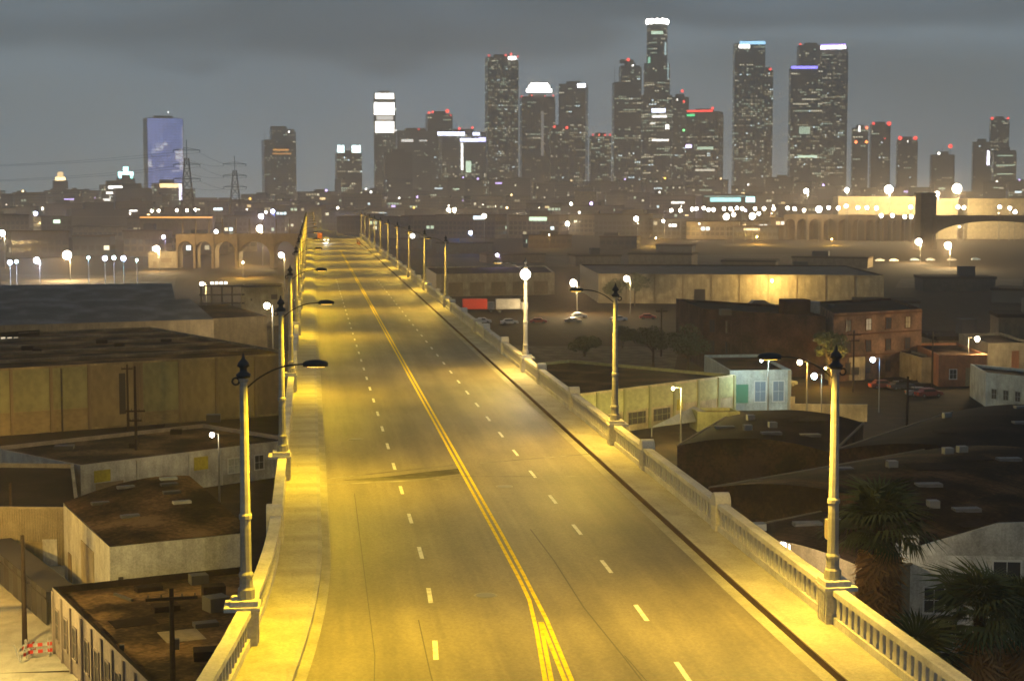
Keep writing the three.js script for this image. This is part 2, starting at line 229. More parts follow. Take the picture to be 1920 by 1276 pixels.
parapet(RP, 1, rightPosts, rightPil, 0.21, 'pale concrete balustrade of the viaduct along the dark painted kerb sidewalk');

// ornate lamp posts
const postShaft = (() => { const pts = [[0.3, 0], [0.3, 0.28], [0.235, 0.34], [0.225, 0.62], [0.26, 0.66], [0.26, 0.72], [0.2, 0.8], [0.185, 2.3], [0.225, 2.34], [0.225, 2.44], [0.178, 2.5], [0.13, 6.3], [0.17, 6.34], [0.17, 6.42], [0.12, 6.5]].map(([r, y]) => new THREE.Vector2(r * 0.86, y)); return uvm(new THREE.LatheGeometry(pts, 10)); })();
const postFinial = (() => { const pts = [[0.1, 0], [0.2, 0.03], [0.22, 0.12], [0.11, 0.2], [0.1, 0.3], [0.19, 0.36], [0.15, 0.46], [0.06, 0.56], [0.02, 0.72], [0, 0.74]].map(([r, y]) => new THREE.Vector2(r, y)); return new THREE.LatheGeometry(pts, 10); })();
const postBracket = new THREE.TorusGeometry(0.1, 0.03, 6, 12).toNonIndexed();
const armGeo = new THREE.TubeGeometry(new THREE.CatmullRomCurve3([[0, 5.95, 0], [0.5, 6.35, 0], [1.1, 6.62, 0], [1.75, 6.7, 0]].map((p) => new THREE.Vector3(...p))), 16, 0.026, 6);
const headGeo = (() => { const g = new THREE.SphereGeometry(0.5, 16, 10); g.scale(0.74, 0.22, 0.32); const p = g.attributes.position; for (let i = 0; i < p.count; i++) { const x = p.getX(i); if (p.getY(i) < -0.02) p.setY(i, -0.09); p.setZ(i, p.getZ(i) * (1 + x * 0.7)); } g.computeVertexNormals(); return g; })();
const lensGeo = (() => { const g = new THREE.CylinderGeometry(0.2, 0.2, 0.012, 14); g.scale(1.3, 1, 0.6); return g; })();
const pedGeo = uvm(join([bx(0.62, 1.02, 0.86, 0, 0.51, 0), ...[-0.27, -0.09, 0.09, 0.27].map((k) => bx(0.08, 0.86, 0.1, 0.32, 0.5, k))]));
const capGeo = uvm(join([bx(1.02, 0.12, 1.12, -0.12, 1.08, 0), bx(0.78, 0.16, 0.88, -0.05, 1.22, 0)]));
const lensGlow = glow(SODIUM, 4);
function lampPost(x, y, z, turn, o = {}) {
  const t = thing(o.name ?? 'lamp_post', o.label, o.category ?? 'lamp post', [x, y, z], turn, o.group);
  mesh('pedestal', pedGeo, M.parapet, t); mesh('cap', capGeo, M.parapet, t);
  if (o.bare) return t;
  const s = mesh('shaft', postShaft, M.post, t); s.position.y = 1.3;
  const f = mesh('finial', postFinial, M.iron, t); f.position.y = 7.7;
  const b = mesh('bracket', postBracket, M.iron, t); b.position.set(-0.22, 7.62, 0);
  const arm = mesh('arm', armGeo, M.iron, t); arm.position.y = 1.4;
  const h = mesh('lamp_head', headGeo, M.iron, t); h.position.set(2.05, 8.11, 0);
  const l = mesh('lamp_lens', lensGeo, lensGlow, h); l.position.set(0.02, -0.098, 0);
  if (o.sign) { mesh('sign_box', new RoundedBoxGeometry(0.1, 0.62, 0.5, 2, 0.02), M.pink, t).position.set(0.05, 2.75, 0.32); }
  if (o.box) { mesh('junction_box', bx(0.36, 0.42, 0.3), M.iron, t).position.set(-0.1, 4.15, 0.28); }
  const c = Math.cos(turn), sn = Math.sin(turn), hx = x + 2.1 * c, hz = z - 2.1 * sn;
  const beam = (k, tilt, cone, soft) => {           // the fitting throws one beam down and two along the road
    const lamp = new THREE.SpotLight(colorOf(o.tint ?? SODIUM), POWER * k * (o.power ?? 1), 0, cone, soft, 2);
    lamp.name = 'post_light'; lamp.position.set(hx, y + 7.9, hz); lamp.target.position.set(hx + c * (tilt ? 2 : 0.4), y, hz + Math.tan(tilt) * 7.9); lamp.castShadow = true; lamp.shadow.radius = 8; lamp.shadow.mapSize.set(512, 512);
    scene.add(lamp, lamp.target);
  };
  beam(0.72, 0, 1.46, 0.3); beam(0.8, 0, 0.95, 0.9);
  if (z > -270) { beam(0.2, 0.95, 0.7, 0.95); beam(0.2, -0.95, 0.7, 0.95); }
  return t;
}
const POWER = 440;
const ordL = ['beside the flat roofed pink building', 'above the curved white roof', 'beside the big panelled warehouse', 'beside the bluish metal roof'];
leftPosts.forEach((z, k) => lampPost(LP(z) - 0.14, 0.19, z, 0, { label: k < 4 ? 'ornate pale lamp post on plain kerb parapet, ' + ordL[k] : 'ornate lamp post in the far row on the plain kerb parapet', group: k < 4 ? undefined : 'far lamp posts on the plain kerb parapet', tint: [1, 0.64, 0.015], power: k < 1 ? 1.05 : 1 }));
const ordR = ['sign box on its shaft', 'in front of the yellow panelled wall', 'carrying a dazzling globe lamp', null, 'with a dark box on its shaft'];
rightPosts.forEach((z, k) => {
  if (k === 3) return lampPost(RP(z) + 0.1, 0.21, z, Math.PI, { name: 'post_pedestal', category: 'pedestal', bare: true, label: 'bare concrete lamp pedestal without its post on the parapet' });
  lampPost(RP(z) + 0.1, 0.21, z, Math.PI, { label: k < 5 ? 'ornate pale lamp post on dark kerb parapet, ' + ordR[k] : 'ornate pale lamp post in the far row on the dark kerb parapet', group: k < 5 ? undefined : 'far lamp posts on the dark kerb parapet', sign: k === 0, box: k === 4, tint: [1, 0.63, 0.07], power: k === 0 ? 1.15 : 1 });
});

// ---------------------------------------------------------------- street lamps and floodlights
function mastLamp(name, label, category, [x, y, z], rgb, r, power, o = {}) {
  if (rgb === WHITE) rgb = [1, 0.8, 0.5];
  const base = o.base ?? GROUND, t = thing(name, label, category, [x, base, z], o.turn ?? 0, o.group), h = y - base, pr = Math.min(0.28, Math.max(0.07, h * 0.011));
  const arm = o.arm ?? 1.1;
  if (h > 0.6 && !o.wall) { mesh('pole', uvm(cyl(pr * 1.4, pr * 0.7, h + r * 0.4, arm, 0, 0, 8)), o.pole ?? M.steel, t); mesh('arm', bar([arm, h + r * 0.3, 0], [0, h + r * 0.55, 0], pr * 0.5), o.pole ?? M.steel, t); }
  mesh('lamp_cap', cyl(r * 0.24, r * 0.14, r * 0.12, 0, h + r * 0.68, 0, 10), M.steel, t);
  const g = mesh('lamp_globe', new THREE.SphereGeometry(r * 0.7, 14, 10), glow(rgb.map((c) => 0.5 + c / 2), o.glow ?? 30), t); g.position.set(0, h, 0);
  if (power) { if (/flood|mast|rooftop|depot/.test(name)) power *= 1.8; const l = new THREE.PointLight(colorOf(rgb), power, 0, 2); l.name = 'globe_light'; l.position.set(x, y - r * 0.7 - 0.12, z); l.castShadow = true; l.shadow.radius = 8; scene.add(l); }
  return t;
}
const P1 = 900;
mastLamp('floodlight', 'largest glaring warm floodlight of the goods depot', 'floodlight', [-95.96, -9.84, -691.41], WARM, 2.4, P1 * 6);
mastLamp('floodlight', 'glaring blue white floodlight in the goods depot', 'floodlight', [-98.81, -9.83, -634.15], [0.7, 0.75, 1], 1.5, P1 * 3);
mastLamp('floodlight', 'glaring warm floodlight over the small yellow depot office', 'floodlight', [-68.3, -9.86, -773.03], WARM, 1.9, P1 * 5);
mastLamp('floodlight', 'violet floodlight beyond the yellow depot office', 'floodlight', [-77.3, -7.95, -916.73], VIOLET, 1.2, P1);
mastLamp('floodlight', 'big warm floodlight above the old arched bridge', 'floodlight', [-24.32, -2, -830.16], WARM, 2.3, P1 * 6);
mastLamp('floodlight', 'violet white floodlight above the warm one over the old arched bridge', 'floodlight', [-31.87, 0.74, -1114.21], [0.8, 0.7, 1], 2.2, P1 * 3);
mastLamp('floodlight', 'blue floodlight beside the violet white one', 'floodlight', [-26.54, 2.98, -1214.82], BLUE, 1.9, P1);
mastLamp('street_lamp', 'warm street lamp beside the last arch of the old bridge', 'street lamp', [-10.44, -7.3, -605.78], WARM, 1.35, P1 * 2);
mastLamp('street_lamp', 'bright street lamp beside the small beige shed', 'street lamp', [-8.6, -7.89, -332.69], WHITE, 0.85, P1 * 1.6);
mastLamp('street_lamp', 'warm lamp on top of the dark pipe rack', 'street lamp', [-28.4, -9.52, -451.08], WARM, 0.75, P1);
mastLamp('street_lamp', 'small white yard lamp beyond the bluish metal roof', 'street lamp', [-44.92, -10.19, -422.66], WHITE, 0.42, P1 * 0.3);
mastLamp('street_lamp', 'white yard lamp above the stucco wall with yellow signs', 'street lamp', [-10.87, -12.62, -186.04], WHITE, 0.36, P1 * 0.06, { arm: 0.7 });
mastLamp('floodlight', 'white floodlight at the edge of the depot yard', 'floodlight', [-143.92, -3.87, -823.87], WHITE, 2.0, P1 * 3);
mastLamp('floodlight', 'blue floodlight far behind the depot', 'floodlight', [-224.33, -0.44, -1439.9], BLUE, 2.2, P1);
mastLamp('globe_lamp', 'dazzling globe lamp fixed to the lamp post beside the truck lot', 'lamp', [15.28, 7.53, -121.61], WHITE, 0.52, P1 * 0.16, { glow: 40, wall: true, base: 0.21 });
mastLamp('floodlight', 'floodlight mast standing in the truck lot', 'floodlight', [73.21, -11, -474.36], WARM, 1.3, P1 * 2.2);
mastLamp('street_lamp', 'warm street lamp with a tree beside the long shed wall', 'street lamp', [88.48, -9.89, -474.68], WARM, 1.1, P1 * 1.3);
mastLamp('floodlight', 'twin white floodlight over the dark field', 'floodlight', [120.46, 1.86, -1500.55], WHITE, 2.3, P1 * 2);
mastLamp('floodlight', 'second globe of the twin white floodlight over the dark field', 'floodlight', [125.58, 1.86, -1499.95], WHITE, 2.3, P1 * 2);
mastLamp('floodlight', 'blue floodlight on the dark field', 'floodlight', [92.9, -7.79, -997.75], [0.15, 0.3, 1], 1.5, P1);
mastLamp('street_lamp', 'warm lamp beside the small lit house on the field', 'street lamp', [179.33, -5.61, -1189.86], WHITE, 2.1, P1 * 2);
mastLamp('street_lamp', 'white lamp behind the yellow billboard wall', 'street lamp', [257.93, 6.19, -1686.83], WHITE, 2.0, P1);
mastLamp('street_lamp', 'warm lamp beside the lit shed door by the river bank', 'street lamp', [236.88, -2.89, -1233.84], WHITE, 2.5, P1 * 3);
mastLamp('street_lamp', 'small violet lamp above the green strip of field', 'street lamp', [203.75, -2.81, -1490.36], VIOLET, 1.5, P1 * 0.5);
mastLamp('street_lamp', 'small violet lamp post on the dark field', 'street lamp', [69.31, -8.65, -636.69], VIOLET, 0.8, P1 * 0.4);
mastLamp('street_lamp', 'warm lamp at the start of the market lights', 'street lamp', [266.91, -5.15, -1280.63], WHITE, 1.5, P1);
mastLamp('high_mast_light', 'dazzling tall mast light over the ochre warehouse', 'mast light', [437.81, 18.74, -1262.54], [1, 0.72, 0.32], 4.6, P1 * 15, { glow: 24 });
mastLamp('high_mast_light', 'dazzling tall mast light over the warehouse beyond the tower pier', 'mast light', [489.47, 19.55, -1256.53], [1, 0.72, 0.32], 5, P1 * 16, { glow: 24 });
mastLamp('high_mast_light', 'smaller mast light just beyond the tower pier', 'mast light', [481.8, 15.54, -1277.3], WHITE, 2.3, P1 * 5);
mastLamp('high_mast_light', 'mast light with pinkish glare below the twin crowned towers', 'mast light', [375.27, 17.52, -1269.8], WHITE, 2.6, P1 * 4);
mastLamp('high_mast_light', 'mast light between the pinkish one and the dazzling warehouse one', 'mast light', [405.94, 18.33, -1266.25], WHITE, 2.4, P1 * 4);
mastLamp('floodlight', 'rail yard floodlight beside the tower pier', 'floodlight', [304.32, -9.43, -831.27], WARM, 2.3, P1 * 7);
mastLamp('floodlight', 'rail yard floodlight under the wide arch', 'floodlight', [296.73, -9.6, -771.52], WARM, 2.2, P1 * 7);
mastLamp('street_lamp', 'warm street lamp on a curved pole by the orange wall', 'street lamp', [116.23, -11.78, -287.35], WARM, 0.62, P1 * 0.9, { arm: -1.6 });
mastLamp('street_lamp', 'yellow street lamp behind the sign box lamp post', 'street lamp', [67.58, -9.91, -230.59], SODIUM, 0.5, P1 * 0.6);
mastLamp('street_lamp', 'blue green lamp in front of the yellow alley wall', 'street lamp', [70.14, -12.04, -232.13], [0.3, 0.75, 1], 0.6, P1 * 0.06);
mastLamp('street_lamp', 'blue lamp in front of the brick building corner', 'street lamp', [85.54, -11.81, -252.56], [0.25, 0.5, 1], 0.55, P1 * 0.06);
mastLamp('street_lamp', 'white street lamp just behind the balustrade', 'street lamp', [32.21, -10.96, -113.41], WHITE, 0.4, P1 * 0.5, { arm: 0.5 });
mastLamp('street_lamp', 'cool white lamp over the pale green house front', 'street lamp', [67.24, -11.5, -249.69], [0.75, 1, 1], 0.28, P1 * 0.3);
mastLamp('street_lamp', 'warm street lamp over the pale paved street by the pink building', 'street lamp', [-24.5, -9, -116], [1, 0.7, 0.2], 0.3, P1 * 1.3);
mastLamp('street_lamp', 'sodium street lamp in front of the yellow panelled wall', 'street lamp', [47.03, -11.97, -218.69], [1, 0.75, 0.2], 0.3, P1 * 1.3);
mastLamp('street_lamp', 'sodium street lamp beside the long dark brick building', 'street lamp', [88.45, -16.52, -286.18], SODIUM, 0.26, P1 * 0.5);
mastLamp('street_lamp', 'sodium street lamp before the panelled warehouse', 'street lamp', [-41.11, -15.12, -219.7], SODIUM, 0.3, P1 * 0.9);
mastLamp('street_lamp', 'warm street lamp in the yard beside the corrugated wall', 'street lamp', [-34, -11, -139], SODIUM, 0.3, P1 * 1.1);
[[-106.45, 3.76, -1173.77], [-101.81, 3.76, -1173.22], [-89.67, 4.12, -1171.82], [-82.89, 4.12, -1171.02], [-77.18, 4.48, -1170.38]].forEach((p) => mastLamp('rooftop_lamp', 'small white lamp in the row above the orange lit parapet', 'lamp', p, WHITE, 1.25, P1 * 0.5, { group: 'lamps above the orange lit parapet', arm: 0 }));
[[-83.05, -9.65, -654.54], [-76.9, -9.85, -653.8], [-73.52, -9.65, -653.42], [-69.94, -9.85, -652.98], [-64.98, -10.45, -652.35], [-108.76, -10.68, -637.27], [-106.45, -10.29, -637.03]].forEach((p, i) => mastLamp('depot_lamp', 'blue and teal lamp in the row across the goods depot', 'lamp', p, i % 2 ? [0.25, 0.4, 1] : [0.35, 0.95, 1], rr(0.5, 1.3), P1 * 0.5, { group: 'blue and teal depot lamps', arm: 0 }));
{ // market district lights on the far bank
  const S = [[283.55, 2.56, -1329.85], [290.67, 2.56, -1329.01], [299.9, 3.4, -1328], [303.25, 3.82, -1327.64], [315.99, 4.05, -1356.47], [312.88, 2.98, -1326.43], [316.65, 2.98, -1325.99], [325.04, 3.82, -1325.07], [330.07, 3.82, -1324.48], [335.1, 4.24, -1323.92], [339.28, 3.82, -1323.39], [302.46, -1.33, -1226.25], [307.9, 0.22, -1225.74], [321.47, -0.94, -1224.04], [339.19, 0.52, -1272.6], [349.34, 3.82, -1322.21], [356.46, 3.82, -1321.37], [364, 3.82, -1320.48], [374.9, 4.24, -1319.24], [380.35, 3.82, -1318.56], [387.87, 2.56, -1317.57], [370.01, 4.12, -1218.76], [392.09, 4.97, -1266.75], [399.35, 4.57, -1265.87], [405.41, 6.19, -1265.29], [414.28, 4.97, -1264.14], [421.14, 4.97, -1263.33], [411.92, 4.9, -1213.89], [415.36, -0.55, -1213.02], [423.5, -0.55, -1212.07], [432.42, -1.33, -1210.95], [437.07, -1.33, -1210.4], [436.76, 5.67, -1211.03], [486.36, 5.44, -1245.59], [490.76, 5.04, -1245.04], [517.59, 5.44, -1241.92], [525.19, 4.63, -1240.95], [529.17, 1.82, -1240.25]];
  S.forEach((p, i) => mastLamp('market_lamp', 'warm white lamp in the dense row of lights on the far river bank', 'lamp', p, i % 5 === 0 ? WARM : WHITE, i === 11 || i === 13 || i === 21 ? 3.2   : 1.9, i % 3 === 0 ? P1 * 6 : 0, { group: 'far bank row of lights', arm: 0 }));
  [[[324.29, -0.16, -1345.03], [364.68, -0.16, -1340.28], 'market hall'], [[293.58, -1.32, -1378.86], [324.86, -1.32, -1375.18], 'lower market hall'], [[360.22, -0.6, -1300.35], [405.62, -0.6, -1295], 'longest market hall']].forEach(([p, q, n], i) => { const L = Math.hypot(q[0] - p[0], q[2] - p[2]), h = 13 + i * 1.5, t = thing('market_hall', n + ' with a glowing open front behind the row of lamps', 'market hall', [p[0], GROUND, p[2]], Math.atan2(-(q[2] - p[2]), q[0] - p[0])); mesh('wall', uvm(bx(L, h, 24, L / 2, h / 2, -12.5)), M.cityE, t); mesh('roof', bx(L + 2, 0.8, 27, L / 2, h + 0.45, -12), M.roofBrown, t); for (let k = 0; k < 12; k++) if (hash(k, i, 3) > 0.35) mesh('lit_bay_window', bx(L / 12 * 0.8, 2.6, 0.4, (k + 0.5) * L / 12, h - 3.2, -0.3), glow(k % 3 ? WHITE : WARM, 1.2 + hash(k, i, 9)), t); });
}

// ---------------------------------------------------------------- buildings of the near district
function building(name, label, pts, h, wall, roof, o = {}) {
  let cx = 0, cz = 0; for (const p of pts) { cx += p[0] / pts.length; cz += p[1] / pts.length; }
  const t = thing(name, label, o.category ?? 'building', [cx, GROUND, cz], 0, o.group), q = ccw(pts.map(([x, z]) => [x - cx, z - cz]));
  t.userData.corner = undefined; delete t.userData.corner;
  mesh('wall', prismWall(q, 0, h), wall, t);
  if (o.roof !== false) mesh('roof', flat(inset(q, 0.2), h - (o.lip ?? 0.45)), roof, t);
  if (o.lip !== 0) { const inn = inset(q, 0.3), tp = []; q.forEach((p, i) => { const j = (i + 1) % q.length; tp.push(...quad([p[0], h, p[1]], [q[j][0], h, q[j][1]], [inn[j][0], h, inn[j][1]], [inn[i][0], h, inn[i][1]])); }); mesh('coping', join([uvm(tris(tp)), prismWall(inn, h - 0.46, h)]), o.coping ?? wall, t); }
  t.userData.q = undefined; delete t.userData.q;
  return { t, q, cx, cz, h, at: ([x, z]) => [x - cx, z - cz] };
}
// something set on a wall between plan points a and b of a building: u along (0..1), y bottom, size, thickness
function onWall(B, a, b, u, y, w, h, name, mat, proud = 0.06, parent) {
  const [ax, az] = B.at(a), [bx_, bz] = B.at(b), L = Math.hypot(bx_ - ax, bz - az), dx = (bx_ - ax) / L, dz = (bz - az) / L;
  let nx = dz, nz = -dx; const mx = (ax + bx_) / 2, mz = (az + bz) / 2; if (nx * mx + nz * mz < 0) { nx = -nx; nz = -nz; }
  const m = mesh(name, bx(w, h, proud * 2), mat, parent ?? B.t); m.position.set(lerp(ax, bx_, u) + nx * 0.0, y + h / 2, lerp(az, bz, u) + nz * 0.0); m.rotation.y = Math.atan2(-dz, dx); return m;
}
function windowOn(B, a, b, u, y, w, h, mat = M.glass, fr = M.frame) { const m = onWall(B, a, b, u, y, w, h, 'window', mat, 0.05); mesh('frame', join([bx(w + 0.24, 0.12, 0.2, 0, h / 2 + 0.06, 0), bx(w + 0.3, 0.14, 0.3, 0, -h / 2 - 0.07, 0), bx(0.12, h, 0.2, -w / 2 - 0.06, 0, 0), bx(0.12, h, 0.2, w / 2 + 0.06, 0, 0), bx(0.05, h, 0.14), bx(w, 0.05, 0.14)]), fr, m); return m; }

// pink flat-roofed building at the street corner
{
  const a = [-18.97, -125.33], b = [-5.56, -130.63], dx = 0.34, dz = 0.94, L = 34;
  const B = building('pink_building', 'low pink flat roofed building with tall dark windows along the street', [a, b, [b[0] + dx * L, b[1] + dz * L], [a[0] + dx * L, a[1] + dz * L]], 4.8, M.pink, M.roofRust, { coping: M.roofDark });
  const e = [a[0] + dx * L, a[1] + dz * L];
  for (let i = 0; i < 9; i++) windowOn(B, a, e, 0.05 + i * 0.085 + (i > 2 ? 0.025 : 0), 1.3, 1.0, 2.1, M.dark, M.pink);
  for (let i = 0; i < 10; i++) onWall(B, a, e, 0.012 + i * 0.085 + (i > 2 ? 0.02 : 0), 0, 0.35, 4.6, 'pier', M.pink, 0.14);
  const rf = (px, py) => { const [x, z] = B.at([px, py]); return [x, z]; };
  const put = (name, p, w, h, d, m, ry = 0) => { const [x, z] = rf(...p); const q = mesh(name, bx(w, h, d), m, B.t); q.position.set(x, 4.34 + h / 2, z); q.rotation.y = ry; };
  put('roof_vent', [-8.58, -127.26], 1.3, 0.7, 1.1, M.iron, 0.3); put('roof_vent', [-7.22, -122.63], 1.6, 0.9, 1.2, M.roofDark, 0.2); put('roof_vent', [-12.08, -125.4], 1.9, 0.35, 1.0, M.roofDark, 0.35);
  put('roof_hatch', [-10.34, -119.14], 1.8, 0.4, 1.3, M.roofDark, 0.3); put('roof_unit', [-6.82, -118.73], 1.5, 1.0, 1.4, M.iron, 0.5); put('roof_hatch', [-7.29, -114.28], 1.6, 0.3, 0.9, M.iron, 0.3); put('roof_unit', [-6.64, -106.15], 1.8, 0.6, 1.4, M.roofDark, 0.1); put('roof_pipe', [-13.67, -123.06], 0.16, 0.2, 2.6, M.iron, 0.6); put('roof_pipe', [-12.2, -108.59], 0.3, 0.4, 0.3, M.iron); put('roof_vent', [-8.79, -108.57], 0.4, 0.7, 0.4, M.iron);
  put('roof_patch', [-12.2, -115.88], 3, 0.03, 2.2, M.roofDark, 0.35); put('roof_patch', [-8.7, -111.91], 2.6, 0.03, 3, M.tan, 0.3);
}
// white building with the curved roof
{
  const a = [-15.48, -131], b = [-4.98, -135.41], c = [-21.59, -149.97], d = [b[0] + c[0] - a[0], b[1] + c[1] - a[1]];
  const B = building('white_building', 'white walled building with a gently curved brown roof and skylights', [a, b, d, c], 6.5, M.offwhite, M.roofBrown, { lip: 0, roof: false });
  const N = 14, t = []; const P = (u, v) => { const x = lerp(lerp(a[0], b[0], u), lerp(c[0], d[0], u), v) - B.cx, z = lerp(lerp(a[1], b[1], u), lerp(c[1], d[1], u), v) - B.cz; return [x, 6.5 + 0.05 + 1.7 * Math.sin(Math.PI * Math.min(1, u * 0.62 + 0.02)) * v ** 0.8, z]; };
  for (let i = 0; i < N; i++) for (let j = 0; j < N; j++) t.push(...quad(P(i / N, j / N), P((i + 1) / N, j / N), P((i + 1) / N, (j + 1) / N), P(i / N, (j + 1) / N)));
  mesh('roof', uvm(tris(t)), M.roofRust, B.t);
  const bw = []; for (let i = 0; i < N; i++) { const p = P(i / N, 1), q = P((i + 1) / N, 1); bw.push(...quad([p[0], 0, p[2]], [q[0], 0, q[2]], q, p)); } for (let j = 0; j < N; j++) { const p = P(1, j / N), q = P(1, (j + 1) / N); bw.push(...quad([p[0], 0, p[2]], [q[0], 0, q[2]], q, p)); }
  mesh('gable', uvm(tris(bw)), M.offwhite, B.t);
  for (const [u, v, m] of [[0.72, 0.5, M.offwhite], [0.3, 0.42, M.roofGrey], [0.72, 0.68, M.iron], [0.76, 0.82, M.iron], [0.2, 0.75, M.iron], [0.45, 0.9, M.roofGrey], [0.8, 0.93, M.teal]]) { const [x, y, z] = P(u, v); const s = mesh('skylight', bx(1.5, 0.22, 0.7), m, B.t); s.position.set(x, y + 0.08, z); s.rotation.y = 0.35; }
  onWall(B, a, c, 0.45, 0.3, 5.2, 4.6, 'roller_door', M.sand, 0.08); onWall(B, a, c, 0.86, 0.3, 1.4, 2.4, 'door', M.tan, 0.08); onWall(B, a, b, 0.07, 3.6, 0.35, 0.5, 'wall_lamp_box', M.iron, 0.15);
}
// corrugated yard building, its bright door, the dark fence, the barricades
{
  const a = [-31.04, -156.6], b = [-20.93, -154.96], B = building('yard_building', 'corrugated yellowish yard building with one pale open door', [a, b, [b[0] - 4, b[1] - 26], [a[0] - 4, a[1] - 26]], 5.3, M.sand, M.roofDark);
  const ribs = []; const [ax, az] = B.at(a), [bX, bz] = B.at(b); for (let i = 0; i < 46; i++) ribs.push(bx(0.09, 5.1, 0.1, lerp(ax, bX, i / 45), 2.55, lerp(az, bz, i / 45) + 0.05)); mesh('corrugation', uvm(join(ribs)), M.sand, B.t);
  onWall(B, a, b, 0.735, 0, 1.35, 2.4, 'door', M.white, 0.12); onWall(B, a, b, 0.6, 0, 1.6, 2.2, 'door', M.ochre, 0.12);
  const f0 = [-29.18, -154.15], f1 = [-20.6, -133.26], L = Math.hypot(f1[0] - f0[0], f1[1] - f0[1]);
  const fe = thing('board_fence', 'dark board fence along the pale street beside the pink building', 'fence', [f0[0], GROUND, f0[1]], Math.atan2(-(f1[1] - f0[1]), f1[0] - f0[0]));
  for (let i = 0; i < 14; i++) { mesh('board', bx(L / 14 - 0.03, 2.5 + 0.06 * (i % 3), 0.06, (i + 0.5) * L / 14, 1.28, 0), i % 2 ? M.dark : M.iron, fe); } mesh('rail', bx(L, 0.1, 0.1, L / 2, 2.1, 0.09), M.dark, fe); mesh('top_panel', bx(L, 0.08, 2.4, L / 2, 2.62, -1.2), M.dark, fe);
  const barricade = (p, turn, label) => { const t = thing('barricade', label, 'barricade', [p[0], GROUND, p[1]], turn); for (const s of [-0.8, 0.8]) { mesh('leg', bx(0.06, 1.35, 0.06, s, 0.63, 0.22, 0, 0.33), M.white, t); mesh('leg', bx(0.06, 1.35, 0.06, s, 0.63, -0.22, 0, -0.33), M.white, t); } for (const y of [0.5, 0.95]) for (let i = 0; i < 6; i++) mesh('stripe_board', bx(0.34, 0.24, 0.04, -0.85 + i * 0.34, y, 0.3 - y * 0.22), i % 2 ? M.red : M.white, t); };
  barricade([-20.63, -123.4], 1.2, 'red and white barricade at the foot of the bare utility pole'); barricade([-19.88, -123.88], 0.3, 'red and white barricade turned toward the pink building');
}
function utilityPole(name, label, [x, z], h, arms, m = M.wood, turn = 0) { const t = thing(name, label, 'utility pole', [x, GROUND, z], turn); mesh('pole', uvm(cyl(0.2, 0.13, h, 0, 0, 0, 8)), m, t); for (const [y, w] of arms) { const c = mesh('crossarm', bx(w, 0.18, 0.14, 0, y, 0.16), m, t); for (const k of [-0.45, -0.2, 0.2, 0.45]) mesh('insulator', cyl(0.05, 0.04, 0.2, k * w, y + 0.09, 0.16, 6), M.iron, c); } return t; }
utilityPole('utility_pole', 'bare dark utility pole standing by the red and white barricades', [-21.38, -127.62], 8.2, []);
utilityPole('utility_pole', 'utility pole with one crossarm rising over the pink roof', [-8.35, -100.28], 10.2, [[9.6, 3.0]], M.wood, 0.15);
utilityPole('utility_pole', 'tall utility pole with crossarm in front of the panelled warehouse', [-20.37, -199.8], 13.6, [[8.4, 2.2], [7.3, 1.4]]);
utilityPole('utility_pole', 'short utility pole beside the yard building', [-27.43, -158], 7.2, []);
utilityPole('utility_pole', 'thin utility pole with crossarm by the warehouse corner', [-26, -244.7], 9.5, [[8.9, 1.6]]);

// stucco wall building with yellow signs
{
  const k = [-24.91, -186.09], r = [-1.68, -203.84], l = [-37.09, -200.98], back = [r[0] + l[0] - k[0], r[1] + l[1] - k[1]];
  const B = building('stucco_building', 'low stucco building with a long pale wall and two yellow signs', [k, r, back, l], 4.3, M.offwhite, M.roofRust, { coping: M.pink });
  onWall(B, k, r, 0.525, 2.1, 1.9, 1.5, 'sign', M.signYellow, 0.06); onWall(B, k, r, 0.09, 2.2, 2.0, 1.3, 'sign', M.signYellow, 0.06); onWall(B, k, r, 0.12, 0.1, 3.4, 2.0, 'roller_door', M.tan, 0.06);
  for (const u of [0.24, 0.47, 0.62, 0.74]) onWall(B, k, r, u, 0, 0.22, 4.1, 'pier', M.offwhite, 0.12);
  windowOn(B, k, r, 0.68, 1.3, 1.6, 1.6, M.teal); windowOn(B, k, r, 0.8, 1.3, 1.2, 1.6, M.glass);
  const ro = (p, w, h, d, m) => { const [x, z] = B.at(p); mesh('roof_unit', bx(w, h, d, x, 3.85 + h / 2, z), m, B.t); };
  ro([-12.85, -223.87], 1.8, 1.0, 1.4, M.iron); ro([-16.82, -213.17], 1.4, 0.5, 1.2, M.roofDark); ro([-20.87, -201.81], 1.0, 0.5, 1.0, M.roofDark); ro([-28.8, -201.88], 2.2, 0.4, 1.6, M.iron); ro([-19.31, -219.42], 1.0, 0.35, 0.9, M.roofDark);
}
{
  const a = [-34.01, -180.95], b = [-24.72, -178.83], B = building('purple_shed', 'dark shed with a purple fascia board along its roof edge', [a, b, [b[0] - 1, b[1] - 9], [a[0] - 1, a[1] - 9]], 4.1, M.dark, M.roofDark);
  onWall(B, a, b, 0.5, 3.2, Math.hypot(b[0] - a[0], b[1] - a[1]), 0.95, 'fascia', M.purple, 0.09);
}
